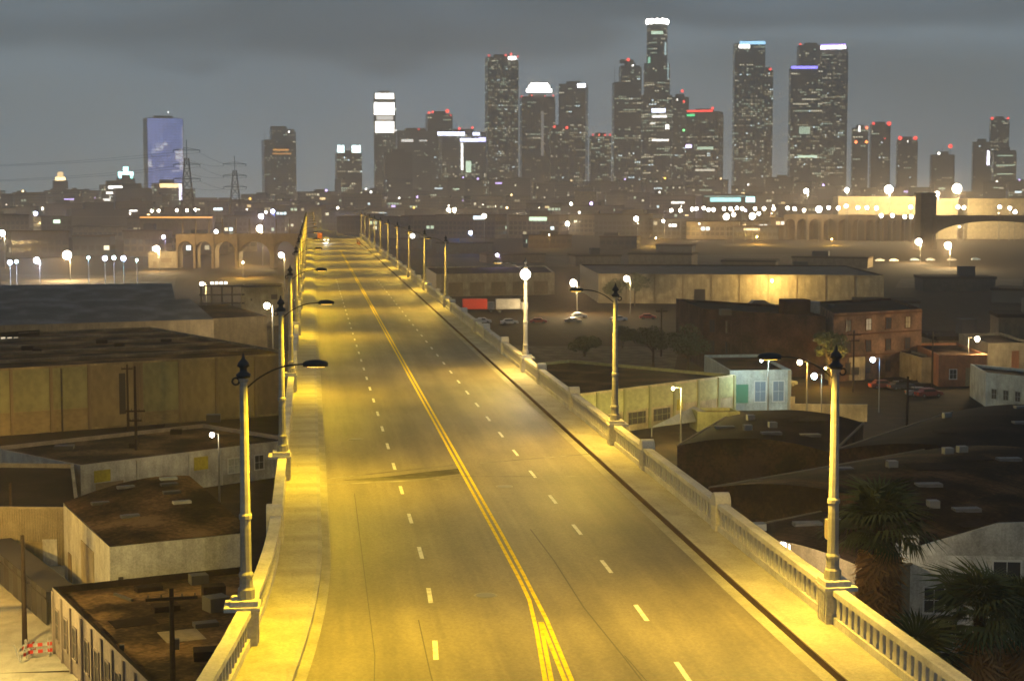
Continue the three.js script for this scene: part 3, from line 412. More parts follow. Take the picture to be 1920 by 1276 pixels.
// the big panelled warehouse
{
  const a = [-46.83, -239.83], b = [-2.33, -261.3], L = Math.hypot(b[0] - a[0], b[1] - a[1]), ux = (b[0] - a[0]) / L, uz = (b[1] - a[1]) / L, n = [uz, -ux].map((v) => v * 62);
  const B = building('panelled_warehouse', 'long warehouse whose tall wall has olive and ochre panels between dark pilasters', [a, b, [b[0] + n[0], b[1] + n[1]], [a[0] + n[0], a[1] + n[1]]], 9.4, M.ochre, M.roofRust, { coping: M.tan });
  const U = (px) => (px + 60) / 616, edges = [-60, 12, 82, 150, 235, 247, 320, 392, 470, 556], mats = [M.olive, M.olive, M.olive, M.ochre, M.tan, M.olive, M.ochre, M.ochre, M.tan];
  for (let i = 0; i < 9; i++) { const w = (edges[i + 1] - edges[i]) / 616 * L - 0.5; if (w > 0.4) { const lo = i < 3 ? 3.2 : i === 5 ? 2.0 : 0.3; onWall(B, a, b, U((edges[i] + edges[i + 1]) / 2), lo, w, 9.1 - lo, 'wall_panel', mats[i], 0.07); if (lo > 0.4) onWall(B, a, b, U((edges[i] + edges[i + 1]) / 2), 0.1, w, lo - 0.12, 'wall_panel', M.ochre, 0.07); } }
  for (const e of edges) onWall(B, a, b, U(e), 0, 0.42, 9.3, 'pilaster', M.tan, 0.24);
  onWall(B, a, b, U(211), 1.9, 0.95, 5.9, 'slot_window', M.dark, 0.12); onWall(B, a, b, U(100), 0, 0.15, 9.0, 'downpipe', M.iron, 0.3);
  for (let i = 0; i < 7; i++) { const [x, z] = B.at([lerp(a[0], b[0], 0.1 + i * 0.12) + n[0] * rr(0.25, 0.8), lerp(a[1], b[1], 0.1 + i * 0.12) + n[1] * rr(0.25, 0.8)]); mesh('roof_vent', bx(rr(0.8, 2), rr(0.4, 1), rr(0.8, 2), x, 9.3, z), M.roofDark, B.t); }
  const ridge = []; for (let i = 1; i < 5; i++) { const t = i / 5; ridge.push(bx(L - 2, 0.5, 0.6, (B.at(a)[0] + B.at(b)[0]) / 2 + n[0] * t, 9.1, (B.at(a)[1] + B.at(b)[1]) / 2 + n[1] * t, Math.atan2(-uz, ux))); } mesh('roof_curb', uvm(join(ridge)), M.tan, B.t);
}
// bluish metal roofs and a monitor with lit glazing behind it
{
  const gable = (name, label, a, b, deep, h, rise, wall, roof) => {
    const L = Math.hypot(b[0] - a[0], b[1] - a[1]), ux = (b[0] - a[0]) / L, uz = (b[1] - a[1]) / L, n = [uz * deep, -ux * deep];
    const pts = [a, b, [b[0] + n[0], b[1] + n[1]], [a[0] + n[0], a[1] + n[1]]], B = building(name, label, pts, h, wall, roof, { lip: 0, roof: false });
    const q = pts.map((p) => B.at(p)), m0 = mix(q[0], q[3], 0.5), m1 = mix(q[1], q[2], 0.5), v = (p, y) => [p[0], y, p[1]];
    mesh('roof', uvm(tris([...quad(v(q[0], h), v(q[1], h), v(m1, h + rise), v(m0, h + rise)), ...quad(v(m0, h + rise), v(m1, h + rise), v(q[2], h), v(q[3], h))])), roof, B.t);
    mesh('gable', uvm(tris([[v(q[0], h), v(m0, h + rise), v(q[3], h)]])), wall, B.t); mesh('gable', uvm(tris([[v(q[1], h), v(m1, h + rise), v(q[2], h)]])), wall, B.t); return B;
  };
  gable('metal_roof_shed', 'wide shed with a bluish grey metal roof behind the panelled warehouse', [-66.95, -333.89], [-19.7, -348.39], 40, 8.5, 3.0, M.tan, M.roofGrey);
  gable('metal_roof_shed', 'second bluish roofed shed, standing behind the first one', [-81.3, -400.23], [-31.57, -406.34], 50, 8.5, 3.2, M.tan, M.roofGrey);
  gable('brown_roof_shed', 'brown roofed shed beside the bluish metal roofs', [-28.05, -360.32], [-9.62, -371.04], 36, 7.5, 1.6, M.tan, M.roofBrown);
  const a = [-55.05, -295.93], b = [-47.08, -303.6], B = building('monitor_house', 'roof monitor with a row of brightly lit panes beside the bluish roof', [a, b, [b[0] - 1, b[1] - 6], [a[0] - 1, a[1] - 6]], 9.6, M.roofDark, M.roofDark);
  for (let i = 0; i < 6; i++) onWall(B, a, b, 0.33 + i * 0.115, 8.0, 0.8, 1.25 - i * 0.1, 'lit_window', glow([1, 0.85, 0.6], 0.75 - i * 0.06), 0.1);
  const s0 = [-17.96, -440.91], s1 = [-7.44, -443.34], S = building('beige_shed', 'small beige shed lit by the bright street lamp near the viaduct', [s0, s1, [s1[0], s1[1] - 18], [s0[0], s0[1] - 18]], 10, M.sand, M.roofBrown);
  onWall(S, s0, s1, 0.8, 6.8, 1.6, 1.3, 'window', M.dark, 0.1); onWall(S, s0, s1, 0.25, 6.6, 0.4, 0.5, 'vent', M.dark, 0.1);
  const k = thing('pipe_rack', 'dark steel pipe rack between the brown shed and the beige shed', 'pipe rack', [[-22.98, -441.5][0], GROUND, [-22.98, -441.5][1]]); for (let i = 0; i < 5; i++) { mesh('post', bx(0.45, 10.5, 0.45, -5 + i * 2.6, 5.25, 0), M.iron, k); } for (const y of [6, 8.2, 10.4]) mesh('beam', bx(11.5, 0.4, 0.5, 0.2, y, 0.3), M.iron, k); for (let i = 0; i < 4; i++) { const g = mesh('rack_lamp', bx(0.75, 0.6, 0.3, -2.2 + i * 1.15, 11.2, 0.5), glow(WHITE, 3), k); }
}

// right of the viaduct: yellow panelled wall, pale green house, brick block, sheds
{
  const a = [36.24, -229.75], b = [63.75, -252.05], L = Math.hypot(b[0] - a[0], b[1] - a[1]), ux = (b[0] - a[0]) / L, uz = (b[1] - a[1]) / L, n = [uz * 34, -ux * 34];
  const B = building('yellow_wall_building', 'building with a long yellow wall of panels between green pilasters', [a, b, [b[0] + n[0], b[1] + n[1]], [a[0] + n[0], a[1] + n[1]]], 6.2, M.sand, M.roofBrown, { coping: M.olive });
  const U = (x) => (x - 1085) / 293, e = [1085, 1117, 1165, 1211, 1257, 1304, 1345, 1377];
  for (let i = 0; i < 7; i++) { const w = (e[i + 1] - e[i]) / 293 * L - 0.5; onWall(B, a, b, U((e[i] + e[i + 1]) / 2), 2.9, w, 3.0, 'wall_panel', M.lime, 0.06); if (i < 4) { const m = onWall(B, a, b, U((e[i] + e[i + 1]) / 2), 0.9, w * 0.72, 1.7, 'window', M.dark, 0.09); mesh('frame', join([-0.33, 0, 0.33].map((k) => bx(0.08, 1.7, 0.24, k * w * 0.72, 0, 0)).concat(bx(w * 0.72, 0.08, 0.24))), M.olive, m); } }
  for (const x of e) onWall(B, a, b, U(x), 0, 0.5, 6.1, 'pilaster', M.olive, 0.18);
  onWall(B, a, b, U(1268), 2.0, 1.3, 1.6, 'sign', M.signYellow, 0.12);
  const c = [54.05, -234.8], d = [60.04, -234.1], A = building('yard_annex', 'low yellow annex wall against the green pilaster building', [c, d, [d[0], d[1] - 5], [c[0], c[1] - 5]], 2.8, M.olive, M.roofBrown); void A;
  const t0 = [46.56, -230.27], t1 = [62.2, -241.26], t2 = [54.46, -239.32]; const q = [[0, 1.4, 0], [t1[0] - t0[0], 1.4, t1[1] - t0[1]], [t2[0] - t0[0], 3, t2[1] - t0[1]]];
  const tr = thing('canopy_roof', 'pale grey peaked metal canopy in front of the yellow wall', 'canopy', [t0[0], GROUND, t0[1]]); mesh('roof', uvm(tris([[q[0], q[1], q[2]], [[q[0][0], 1.3, q[0][2]], [q[1][0], 1.3, q[1][2]], [q[2][0], 2.9, q[2][2]]]])), M.roofMetal, tr); for (const p of q) mesh('post', cyl(0.1, 0.1, p[1] - 0.05, p[0], 0, p[2], 6), M.steel, tr);
}
{
  const a = [64.28, -257.23], b = [74.02, -257.43], B = building('pale_green_house', 'pale green fronted house with two tall windows and a dark green door', [a, b, [b[0] + 2, b[1] - 26], [a[0] + 2, a[1] - 26]], 6.3, M.teal, M.roofBrown);
  windowOn(B, a, b, 0.5, 1.4, 1.7, 3.1, std([0.12, 0.17, 0.22], { roughness: 0.2 })); windowOn(B, a, b, 0.8, 1.4, 1.7, 3.1, std([0.12, 0.17, 0.22], { roughness: 0.2 })); onWall(B, a, b, 0.2, 1.2, 2.0, 2.9, 'door', M.greenDoor, 0.09);
  onWall(B, a, b, 0.98, 0, 0.5, 6.2, 'pier', M.sand, 0.2);
  const w0 = [70.47, -245.01], w1 = [81.41, -242.51], W = thing('yellow_alley_wall', 'low bright yellow wall beside the pale green house', 'wall', [w0[0], GROUND, w0[1]], Math.atan2(-(w1[1] - w0[1]), w1[0] - w0[0])), L = Math.hypot(w1[0] - w0[0], w1[1] - w0[1]);
  mesh('wall', uvm(bx(L, 2.4, 0.3, L / 2, 1.2, 0)), M.sand, W); mesh('coping', uvm(bx(L + 0.1, 0.14, 0.4, L / 2, 2.47, 0)), M.sand, W); mesh('end_pier', uvm(bx(0.7, 3.6, 0.6, 0.3, 1.8, 0)), M.sand, W);
  const c = [92.84, -296.41], d = [99.61, -298.33], K = building('kiosk', 'small yellowish kiosk at the foot of the brick building', [c, d, [d[0], d[1] - 6], [c[0], c[1] - 6]], 4.2, M.sand, M.roofBrown); onWall(K, c, d, 0.25, 0.2, 1.2, 2.4, 'door', M.dark, 0.08); onWall(K, c, d, 0.7, 1.0, 1.6, 1.4, 'window', M.dark, 0.08);
}
{ // brick block
  const k = [92.76, -295.53], r = [113, -306.14], l = [75.24, -322.64], deep = 34;
  const R = building('brick_building', 'three storey orange brick building with dark windows and a lit corner', [k, r, [r[0] + 6, r[1] - deep], [k[0] + 6, k[1] - deep]], 12.3, M.brickLight, M.roofDark, { coping: M.brick });
  for (let f = 0; f < 3; f++) for (let i = 0; i < 4; i++) windowOn(R, k, r, 0.16 + i * 0.225, 1.2 + f * 3.9, 1.3, 2.0, f === 2 && i === 1 ? M.frame : (f === 2 && (i === 3)) ? M.sand : M.glass, M.brick);
  for (const y of [4.3, 8.2, 11.7]) onWall(R, k, r, 0.5, y, Math.hypot(r[0] - k[0], r[1] - k[1]), 0.25, 'string_course', M.brick, 0.13);
  const B = building('dark_brick_building', 'long dark red brick building adjoining the orange brick block', [l, [k[0] - 0.3, k[1] - 4], [k[0] + 2, k[1] - deep], [l[0] + 2, l[1] - deep]], 11.5, M.brick, M.roofDark);
  for (let f = 0; f < 2; f++) for (let i = 0; i < 7; i++) windowOn(B, l, [k[0], k[1] - 4], 0.08 + i * 0.135, 3.2 + f * 4, 1.25, 2.3, i === 1 && f ? M.tan : M.glass, M.brick);
  const top = (p, w, h, d, m, n) => { const [x, z] = B.at(p); mesh(n, bx(w, h, d, x, 11.05 + h / 2, z), m, B.t); };
  top([90.57, -313], 5, 2.8, 4, M.brick, 'stair_house'); top([94.53, -315.54], 2.8, 2.2, 2.6, M.roofMetal, 'roof_unit'); top([99.39, -318.02], 1, 1.4, 1, M.iron, 'chimney'); top([76.87, -311.67], 2, 1.1, 2, M.iron, 'roof_vent');
}
{ // long shed with the lamp-lit wall
  const a = [89.11, -525.95], b = [174.21, -505.3], B = building('long_shed', 'long shed with a yellow wall lit by one bright wall lamp', [a, b, [b[0] + 12, b[1] - 75], [a[0] + 6, a[1] - 75]], 9.2, M.sand, std([0.05, 0.05, 0.065], { map: rooftar }), { coping: M.roofDark });
  for (let i = 0; i < 9; i++) onWall(B, a, b, 0.1 + i * 0.1, 0, 0.35, 9, 'pilaster', M.tan, 0.15);
  onWall(B, a, b, 0.36, 0, 3.4, 4.6, 'door', M.dark, 0.12);
  mastLamp('wall_lamp', 'bright yellow lamp on the wall of the long shed', 'lamp', [139.24, -12.3, -505.89], [1, 0.66, 0.2], 0.55, P1 * 1.5, { wall: true });
  const g = [82.16, -573.91], h = [41.27, -566.18], C = building('beige_warehouse', 'beige warehouse wall behind the floodlit truck lot', [h, g, [g[0] + 5, g[1] - 60], [h[0], h[1] - 60]], 7.5, M.sand, M.roofBrown); for (let i = 0; i < 5; i++) onWall(C, h, g, 0.16 + i * 0.18, 0.2, 5, 4.4, 'roller_door', M.tan, 0.12);
}
{ // orange wall building and neighbours
  const a = [108.74, -285.83], b = [117.4, -285.66], B = building('orange_building', 'orange rendered building beside a curved street lamp', [a, b, [b[0] + 4, b[1] - 24], [a[0] + 4, a[1] - 24]], 5.6, M.orange, M.roofBrown); windowOn(B, a, b, 0.3, 1.4, 1.2, 1.6, M.dark); onWall(B, a, b, 0.7, 0.1, 2.4, 3.2, 'roller_door', M.ochre, 0.08);
  const c = [107.9, -291.97], d = [110.83, -291.63]; building('cream_shop', 'narrow cream shop next to the orange building', [c, d, [d[0], d[1] - 16], [c[0], c[1] - 16]], 4.6, M.sand, M.roofBrown);
  const e = [123.88, -301.04], f = [132.79, -301.89]; const S = building('cream_warehouse', 'cream warehouse front behind the mint green shed', [e, f, [f[0] + 3, f[1] - 22], [e[0] + 3, e[1] - 22]], 6.2, M.sand, M.roofBrown); onWall(S, e, f, 0.62, 0.2, 1.5, 4.5, 'door', M.orange, 0.08);
  const g = [105.85, -257.79], h = [111.54, -248.38], N = building('mint_shed', 'mint green shed with small dark windows beyond the dark roofs', [g, h, [h[0] + 3, h[1] - 14], [g[0] + 3, g[1] - 14]], 5.4, M.teal, M.roofBrown); for (let i = 0; i < 4; i++) windowOn(N, g, h, 0.15 + i * 0.2, 1.4, 0.9, 1.5, M.dark, M.teal);
  const p = [82.96, -349.96], q = [107.48, -343.44]; building('brown_shed', 'low brown shed between the brick blocks and the pale green house', [[89.09, -310.91], [96.08, -308.14], [99.68, -319.76], [91.88, -320.68]], 4.2, M.tan, M.roofBrown); void p; void q;
}
// dark vaulted roofs below the viaduct
function vault(name, label, a, b, deep, h, rise, wall, roof) {
  const L = Math.hypot(b[0] - a[0], b[1] - a[1]), ux = (b[0] - a[0]) / L, uz = (b[1] - a[1]) / L, n = [uz * deep, -ux * deep], pts = [a, b, [b[0] + n[0], b[1] + n[1]], [a[0] + n[0], a[1] + n[1]]];
  const B = building(name, label, pts, h, wall, roof, { lip: 0, roof: false }), q = pts.map((p) => B.at(p)), N = 16, t = [], gb = [[], []];
  const P = (u, v) => { const p = mix(mix(q[0], q[1], u), mix(q[3], q[2], u), v); return [p[0], h + 0.02 + rise * (1 - (2 * u - 1) ** 2), p[1]]; };
  for (let i = 0; i < N; i++) { const u = i / N, w = (i + 1) / N; t.push(...quad(P(u, 0), P(w, 0), P(w, 1), P(u, 1))); for (const v of [0, 1]) { const A = P(u, v), C = P(w, v); gb[v].push(...quad([A[0], h, A[2]], [C[0], h, C[2]], C, A)); } }
  mesh('roof', uvm(tris(t)), roof, B.t); for (const g of gb) mesh('gable', uvm(tris(g)), wall, B.t);
  const sm = []; for (let k = 1; k < 22; k++) { const v = k / 22, e = 0.06 / deep; for (let i = 0; i < N; i++) { const A = P(i / N, v - e), C = P((i + 1) / N, v - e), D = P((i + 1) / N, v + e), E = P(i / N, v + e); for (const q of [A, C, D, E]) q[1] += 0.05; sm.push(...quad(A, C, D, E)); } } mesh('seams', uvm(tris(sm)), M.roofDark, B.t).userData.kind = 'stuff';
  mesh('eave_board', join([bar(P(0, 0), P(0, 1), 0.14), bar(P(1, 0), P(1, 1), 0.14)]), M.tan, B.t);
  for (let i = 0; i < 9; i++) { const [x, y, z] = P(rr(0.1, 0.9), rr(0.1, 0.9)), k = i % 3; if (k === 0) mesh('roof_vent', bx(0.9, 0.7, 0.9, x, y + 0.25, z), M.steel, B.t); else if (k === 1) mesh('skylight', bx(2.2, 0.3, 1.1, x, y + 0.1, z), M.roofGrey, B.t); else mesh('roof_patch', bx(rr(2, 4), 0.06, rr(2, 4), x, y + 0.06, z), M.roofDark, B.t); }
  return B;
}
vault('low_roofed_warehouse', 'brown low pitched warehouse roof directly below the balustrade', [29.4, -128.79], [39.42, -115.23], 30, 6.5, 1.1, M.tan, M.roofBrown);
vault('low_roofed_warehouse', 'broad brown low pitched roof behind the tall palm', [35.34, -148.57], [49.43, -129.3], 34, 7, 1.5, M.roofBrown, M.roofBrown);
vault('low_roofed_warehouse', 'black low pitched roof in front of the low yellow alley wall', [39.48, -181.15], [54.59, -173.9], 26, 6, 1.2, M.roofBrown, M.roofDark);
vault('low_roofed_warehouse', 'wide black low pitched roof in front of the orange building', [55.05, -175.38], [72.49, -161.07], 40, 6, 1.6, M.roofBrown, M.roofDark);
{ // white house with a stepped gable
  const a = [42.49, -118], b = [53.7, -115.8], L = Math.hypot(b[0] - a[0], b[1] - a[1]), B = building('white_gable_house', 'white house with a stepped gable front behind the palms', [a, b, [b[0] + 2, b[1] - 12], [a[0] + 2, a[1] - 12]], 7.2, M.offwhite, M.roofDark);
  const sh = new THREE.Shape(); [[0, 0], [0, 1.4], [1.2, 1.4], [1.2, 0.6], [L * 0.6, 2.4], [L * 0.78, 2.5], [L, 1.2], [L, 0]].forEach(([x, y], i) => i ? sh.lineTo(x, y) : sh.moveTo(x, y));
  const gm = mesh('gable', uvm(new THREE.ExtrudeGeometry(sh, { depth: 0.35, bevelEnabled: false })), M.offwhite, B.t); gm.position.set(B.at(a)[0], 7.2, B.at(a)[1] - 0.35); gm.rotation.y = Math.atan2(-(b[1] - a[1]), b[0] - a[0]);
  windowOn(B, a, b, 0.65, 3.2, 1.9, 3.6, M.glass); windowOn(B, a, b, 0.9, 3.2, 1.9, 3.6, M.glass); windowOn(B, a, b, 0.2, 3.0, 1.4, 1.8, M.glass); onWall(B, a, b, 0.5, 2.1, L, 0.2, 'string_course', M.white, 0.1);
}
// vehicles in the truck lot and at the kerb
function boxTruck(label, p, turn, boxMat, group) {
  const t = thing('box_truck', label, 'truck', [p[0], GROUND, p[1]], turn, group);
  mesh('cargo_box', new RoundedBoxGeometry(7, 2.9, 2.5, 2, 0.06).translate(0, 2.55, 0), boxMat, t); mesh('chassis', bx(9.4, 0.25, 1.4, 1, 0.95, 0), M.iron, t);
  const cab = mesh('cab', new RoundedBoxGeometry(2, 2.2, 2.3, 3, 0.2).translate(4.7, 2.0, 0), M.white, t); mesh('windscreen', bx(0.06, 0.85, 1.9, 5.7, 2.5, 0), M.glass, cab);
  for (const [x, z] of [[-2.4, 1.1], [-2.4, -1.1], [4.6, 1.1], [4.6, -1.1]]) { const w = mesh('wheel', new THREE.CylinderGeometry(0.5, 0.5, 0.3, 14).rotateX(Math.PI / 2).translate(x, 0.5, z), M.tyre, t); mesh('rim', new THREE.CylinderGeometry(0.26, 0.26, 0.32, 10).rotateX(Math.PI / 2).translate(x, 0.5, z), M.steel, w); }
}
boxTruck('red box truck parked in the floodlit lot', [46.46, -486.24], 0, M.red); boxTruck('white box truck parked next to the red one', [55.87, -485.13], 0, M.white); 
const carBody = (() => { const s = new THREE.Shape(); [[-2.2, 0.35], [-2.25, 0.85], [-1.6, 0.95], [-1.1, 1.42], [0.5, 1.44], [1.15, 0.98], [2.1, 0.85], [2.25, 0.4]].forEach(([x, y], i) => i ? s.lineTo(x, y) : s.moveTo(x, y)); return new THREE.ExtrudeGeometry(s, { depth: 1.6, bevelEnabled: true, bevelSize: 0.08, bevelThickness: 0.08, bevelSegments: 2 }).translate(0, 0, -0.8); })();
const carGlass = bx(2.1, 0.36, 1.78, -0.3, 1.18, 0), carWheel = new THREE.CylinderGeometry(0.33, 0.33, 0.24, 14).rotateX(Math.PI / 2), carRim = new THREE.CylinderGeometry(0.2, 0.2, 0.26, 10).rotateX(Math.PI / 2), carLight = bx(0.08, 0.18, 0.4);
function car(label, [x, z], turn, rgb, group, o = {}) {
  const t = thing('parked_car', label, 'car', [x, o.y ?? GROUND, z], turn, group), s = o.scale ?? 1; t.scale.setScalar(s);
  mesh('body', carBody, std(rgb, { roughness: 0.35 }), t); mesh('windows', carGlass, M.glass, t);
  for (const [a, b] of [[-1.35, 0.8], [-1.35, -0.8], [1.35, 0.8], [1.35, -0.8]]) { const w = mesh('wheel', carWheel, M.tyre, t); w.position.set(a, 0.33, b); mesh('rim', carRim, M.steel, w); }
  for (const k of [-0.55, 0.55]) { mesh('headlight', carLight, o.lit ? glow(WHITE, 6) : M.frame, t).position.set(2.27, 0.66, k); mesh('tail_light', carLight, o.lit ? glow(RED, 2) : M.red, t).position.set(-2.3, 0.7, k); }
  return t;
}
[[44.59, -444.73], [51.11, -440.17], [59.2, -443.01], [68.53, -443.83], [72.71, -461.36], [81.44, -448.16], [90.78, -455.11]].forEach((p, i) => car('parked car in the floodlit truck lot', p, rr(-0.2, 0.2), [[0.5, 0.5, 0.5], [0.6, 0.58, 0.55], [0.35, 0.04, 0.03], [0.1, 0.1, 0.12]][i % 4], 'cars parked in the floodlit lot'));
[[253.81, -854.16], [260.08, -853.43], [264.98, -852.85], [270.7, -852.18], [274.24, -851.76], [280.24, -851.05], [290.59, -849.84], [297.67, -849], [310.86, -854.84], [319.1, -853.87], [330.09, -852.58], [345.33, -858.3]].forEach((p, i) => car('pale parked car in the row beside the rail yard', p, rr(-0.2, 0.2), [[0.5, 0.55, 0.6], [0.65, 0.62, 0.58], [0.3, 0.45, 0.6]][i % 3], 'cars parked beside the rail yard'));
car('dark parked van on the yard in front of the lamp lit shed wall', [131.36, -490.31], 0.05, [0.02, 0.02, 0.02], undefined, { scale: 1.9 });
car('oncoming car with white headlights at the far end of the viaduct', [4.4, -500], -Math.PI / 2, [0.3, 0.3, 0.3], undefined, { y: 0.01, lit: true });
{ const h = new THREE.SpotLight(colorOf(WHITE), 500, 0, 0.4, 0.8, 2); h.position.set(4.4, 0.9, -497.4); h.target.position.set(4.4, 0.2, -470); h.name = 'headlight_beam'; scene.add(h, h.target); }
for (const [x, z] of [[13.2, -470], [13.0, -480]]) { const t = thing('traffic_cone', 'orange traffic cone by the dark kerb near the far end of the viaduct', 'cone', [x, 0.004, z], 0, 'orange cones at the far end'); mesh('cone', new THREE.LatheGeometry([[0.42, 0], [0.42, 0.06], [0.28, 0.07], [0.06, 1.1], [0, 1.1]].map(([r, y]) => new THREE.Vector2(r, y)), 12), M.cone, t); mesh('collar', cyl(0.2, 0.15, 0.2, 0, 0.5, 0, 12), M.white, t); }
{ const t = thing('barrier_board', 'orange warning board across the far end of the viaduct', 'sign', [2.6, 0.004, -505], 0); mesh('board', bx(1.4, 1.6, 0.08, 0, 1.7, 0), M.cone, t); for (const s of [-0.6, 0.6]) mesh('leg', bx(0.08, 0.9, 0.08, s, 0.45, 0), M.steel, t); }

[[79.79, -291.8], [82.12, -289.81], [98.19, -284.55], [100.83, -282.58], [100.67, -273.04], [101.63, -271.39]].forEach((p, i) => car('dark parked car on the side street by the brick building', p, 0.1 + rr(-0.1, 0.1), [[0.03, 0.03, 0.035], [0.12, 0.12, 0.12], [0.15, 0.03, 0.02]][i % 3], 'cars parked by the brick building'));
utilityPole('utility_pole', 'utility pole with two crossarms in front of the brick building', [91.35, -279.64], 10.5, [[9.8, 2.4], [8.8, 1.8]]);
utilityPole('utility_pole', 'utility pole with one crossarm beside the orange building', [106.72, -283.55], 10, [[9.4, 2.2]]);
utilityPole('utility_pole', 'utility pole on the waste ground beside the yellow wall building', [72.21, -347.59], 10, [[9.4, 2.4]]);
utilityPole('utility_pole', 'utility pole between the two dark low roofs', [74.72, -206.95], 10.5, [[9.9, 2.4], [8.9, 1.8]]);

// ---------------------------------------------------------------- palms and trees
function fanGeo(n, len, droop, s) {              // one fan leaf: a stalk and a pleated ring of blades
  const t = [], st = 0.42 * len; t.push(...quad([-0.03, 0, 0], [0.03, 0, 0], [0.02, st * 0.12, st], [-0.02, st * 0.12, st]));
  for (let i = 0; i < n; i++) { const a = (i / (n - 1) - 0.5) * 2.7, l = len * 0.58 * (0.8 + 0.3 * hash(i, s, 5)), w = 0.055, dx = Math.sin(a), dz = Math.cos(a), y0 = st * 0.12, p = [dx * l * 0.55, y0 + 0.04, st + dz * l * 0.55], q = [dx * l, y0 - droop * l, st + dz * l]; t.push([[0, y0, st], [p[0] + dz * w, p[1], p[2] - dx * w], [p[0] - dz * w, p[1] + 0.02, p[2] + dx * w]], [[p[0] + dz * w, p[1], p[2] - dx * w], q, [p[0] - dz * w, p[1] + 0.02, p[2] + dx * w]]); }
  return tris(t);
}
const fans = [fanGeo(15, 2.3, 0.35, 1), fanGeo(13, 2.0, 0.5, 2), fanGeo(15, 2.5, 0.25, 3)], deadFans = [fanGeo(11, 2.2, 0.2, 4), fanGeo(9, 1.9, 0.35, 5)];
function palm(label, [x, z], h, skirt, spread = 1) {
  const t = thing('fan_palm', label, 'palm tree', [x, GROUND, z]);
  mesh('trunk', uvm(new THREE.LatheGeometry([[0.55, 0], [0.42, 0.8], [0.33, h * 0.5], [0.3, h - 0.4], [0.12, h]].map(([r, y]) => new THREE.Vector2(r, y)), 10)), M.bark, t);
  for (let i = 0; i < 64; i++) { const u = i / 64, m = mesh('frond', fans[i % 3], i % 2 ? M.frond : M.frond2, t); m.position.set(0, h - 0.1 - u * 0.5, 0); m.rotation.order = 'YXZ'; m.rotation.set(-1.35 + u * 1.75 + rr(-0.2, 0.2), i * 2.39996 + rr(-0.2, 0.2), rr(-0.25, 0.25)); m.scale.setScalar(spread * rr(0.55, 1.25)); }
  for (let i = 0; i < skirt; i++) { const u = i / skirt, m = mesh('dead_frond', deadFans[i % 2], i % 3 ? M.thatch : M.thatch2, t); m.position.set(0, h - 0.45 - u * skirt * 0.042, 0); m.rotation.order = 'YXZ'; m.rotation.set(1.05 + rr(-0.12, 0.3), i * 2.39996, rr(-0.3, 0.3)); m.scale.setScalar(spread * rr(0.8, 1.1)); }
}
palm('tall fan palm with a thick skirt of dead brown fronds beside the balustrade', [[32.23, -6.49, -93.58][0], [32.23, -6.49, -93.58][2]], 14.2, 190, 1.4);
palm('shorter fan palm with spreading green fronds in front of the white gable house', [[35.66, -8.02, -86.98][0], [35.66, -8.02, -86.98][2]], 10.8, 90, 1.35);
palm('low fan palm at the foot of the balustrade near the white gable house', [[31.55, -10.92, -85.2][0], [31.55, -10.92, -85.2][2]], 8.4, 40, 1.4);
palm('dark fan palm standing beyond the white gable house corner', [[39.48, -11.17, -90.3][0], [39.48, -11.17, -90.3][2]], 9.5, 40, 1.3);
function tree(label, [x, z], h, r, group, m = M.treeLeaf) {
  const t = thing('tree', label, 'tree', [x, GROUND, z], rr(0, 6), group), limbs = [cyl(0.28, 0.16, h * 0.55, 0, 0, 0, 8)], tl = [], cl = [];
  for (let i = 0; i < 7; i++) { const a = i * 2.4, d = rr(0.4, 0.8) * r, y = h * rr(0.55, 0.9); limbs.push(bar([0, h * rr(0.3, 0.5), 0], [Math.cos(a) * d, y, Math.sin(a) * d], 0.09)); cl.push([Math.cos(a) * d, y, Math.sin(a) * d, r * rr(0.35, 0.6)]); } cl.push([0, h * 0.88, 0, r * 0.55]);
  for (const [cx, cy, cz, cr] of cl) for (let i = 0; i < 260; i++) { const u = rr(-1, 1), a = rr(0, 6.283), k = cr * Math.cbrt(rr(0.15, 1)), s = Math.sqrt(1 - u * u), X = cx + Math.cos(a) * s * k, Y = cy + u * k * 0.8, Z = cz + Math.sin(a) * s * k, w = rr(0.12, 0.3), b = rr(0, 6.28), e = rr(-1, 1); tl.push([[X - w * Math.cos(b), Y - w * e, Z - w * Math.sin(b)], [X + w * Math.cos(b), Y - w * 0.3, Z + w * Math.sin(b)], [X + w * Math.sin(b) * 0.6, Y + w, Z - w * Math.cos(b) * 0.6]]); }
  mesh('trunk', join(limbs), M.bark, t); mesh('crown', tris(tl), m, t);
}
tree('dark leafy tree in front of the long dark brick building', [69.12, -308.43], 9, 4.2); tree('dark rounded tree in the yard beside the yellow wall building', [65.7, -323.76], 7.5, 3.8); tree('bright leafed tree beside the warm street lamp by the long shed', [92.22, -514.95], 7.5, 3.6, undefined, M.leaf); tree('dark tree hiding the door of the long shed', [97.43, -509.18], 9.5, 4.2); tree('tall dark tree behind the sign box lamp post', [90.62, -290.52], 9.5, 2.8);
[[56.33, -349.46], [67.92, -368.38]].forEach((p) => tree('dark scrubby tree on the waste ground behind the balustrade', p, rr(3, 4.2), rr(2.8, 3.6), 'scrubby trees on the waste ground'));

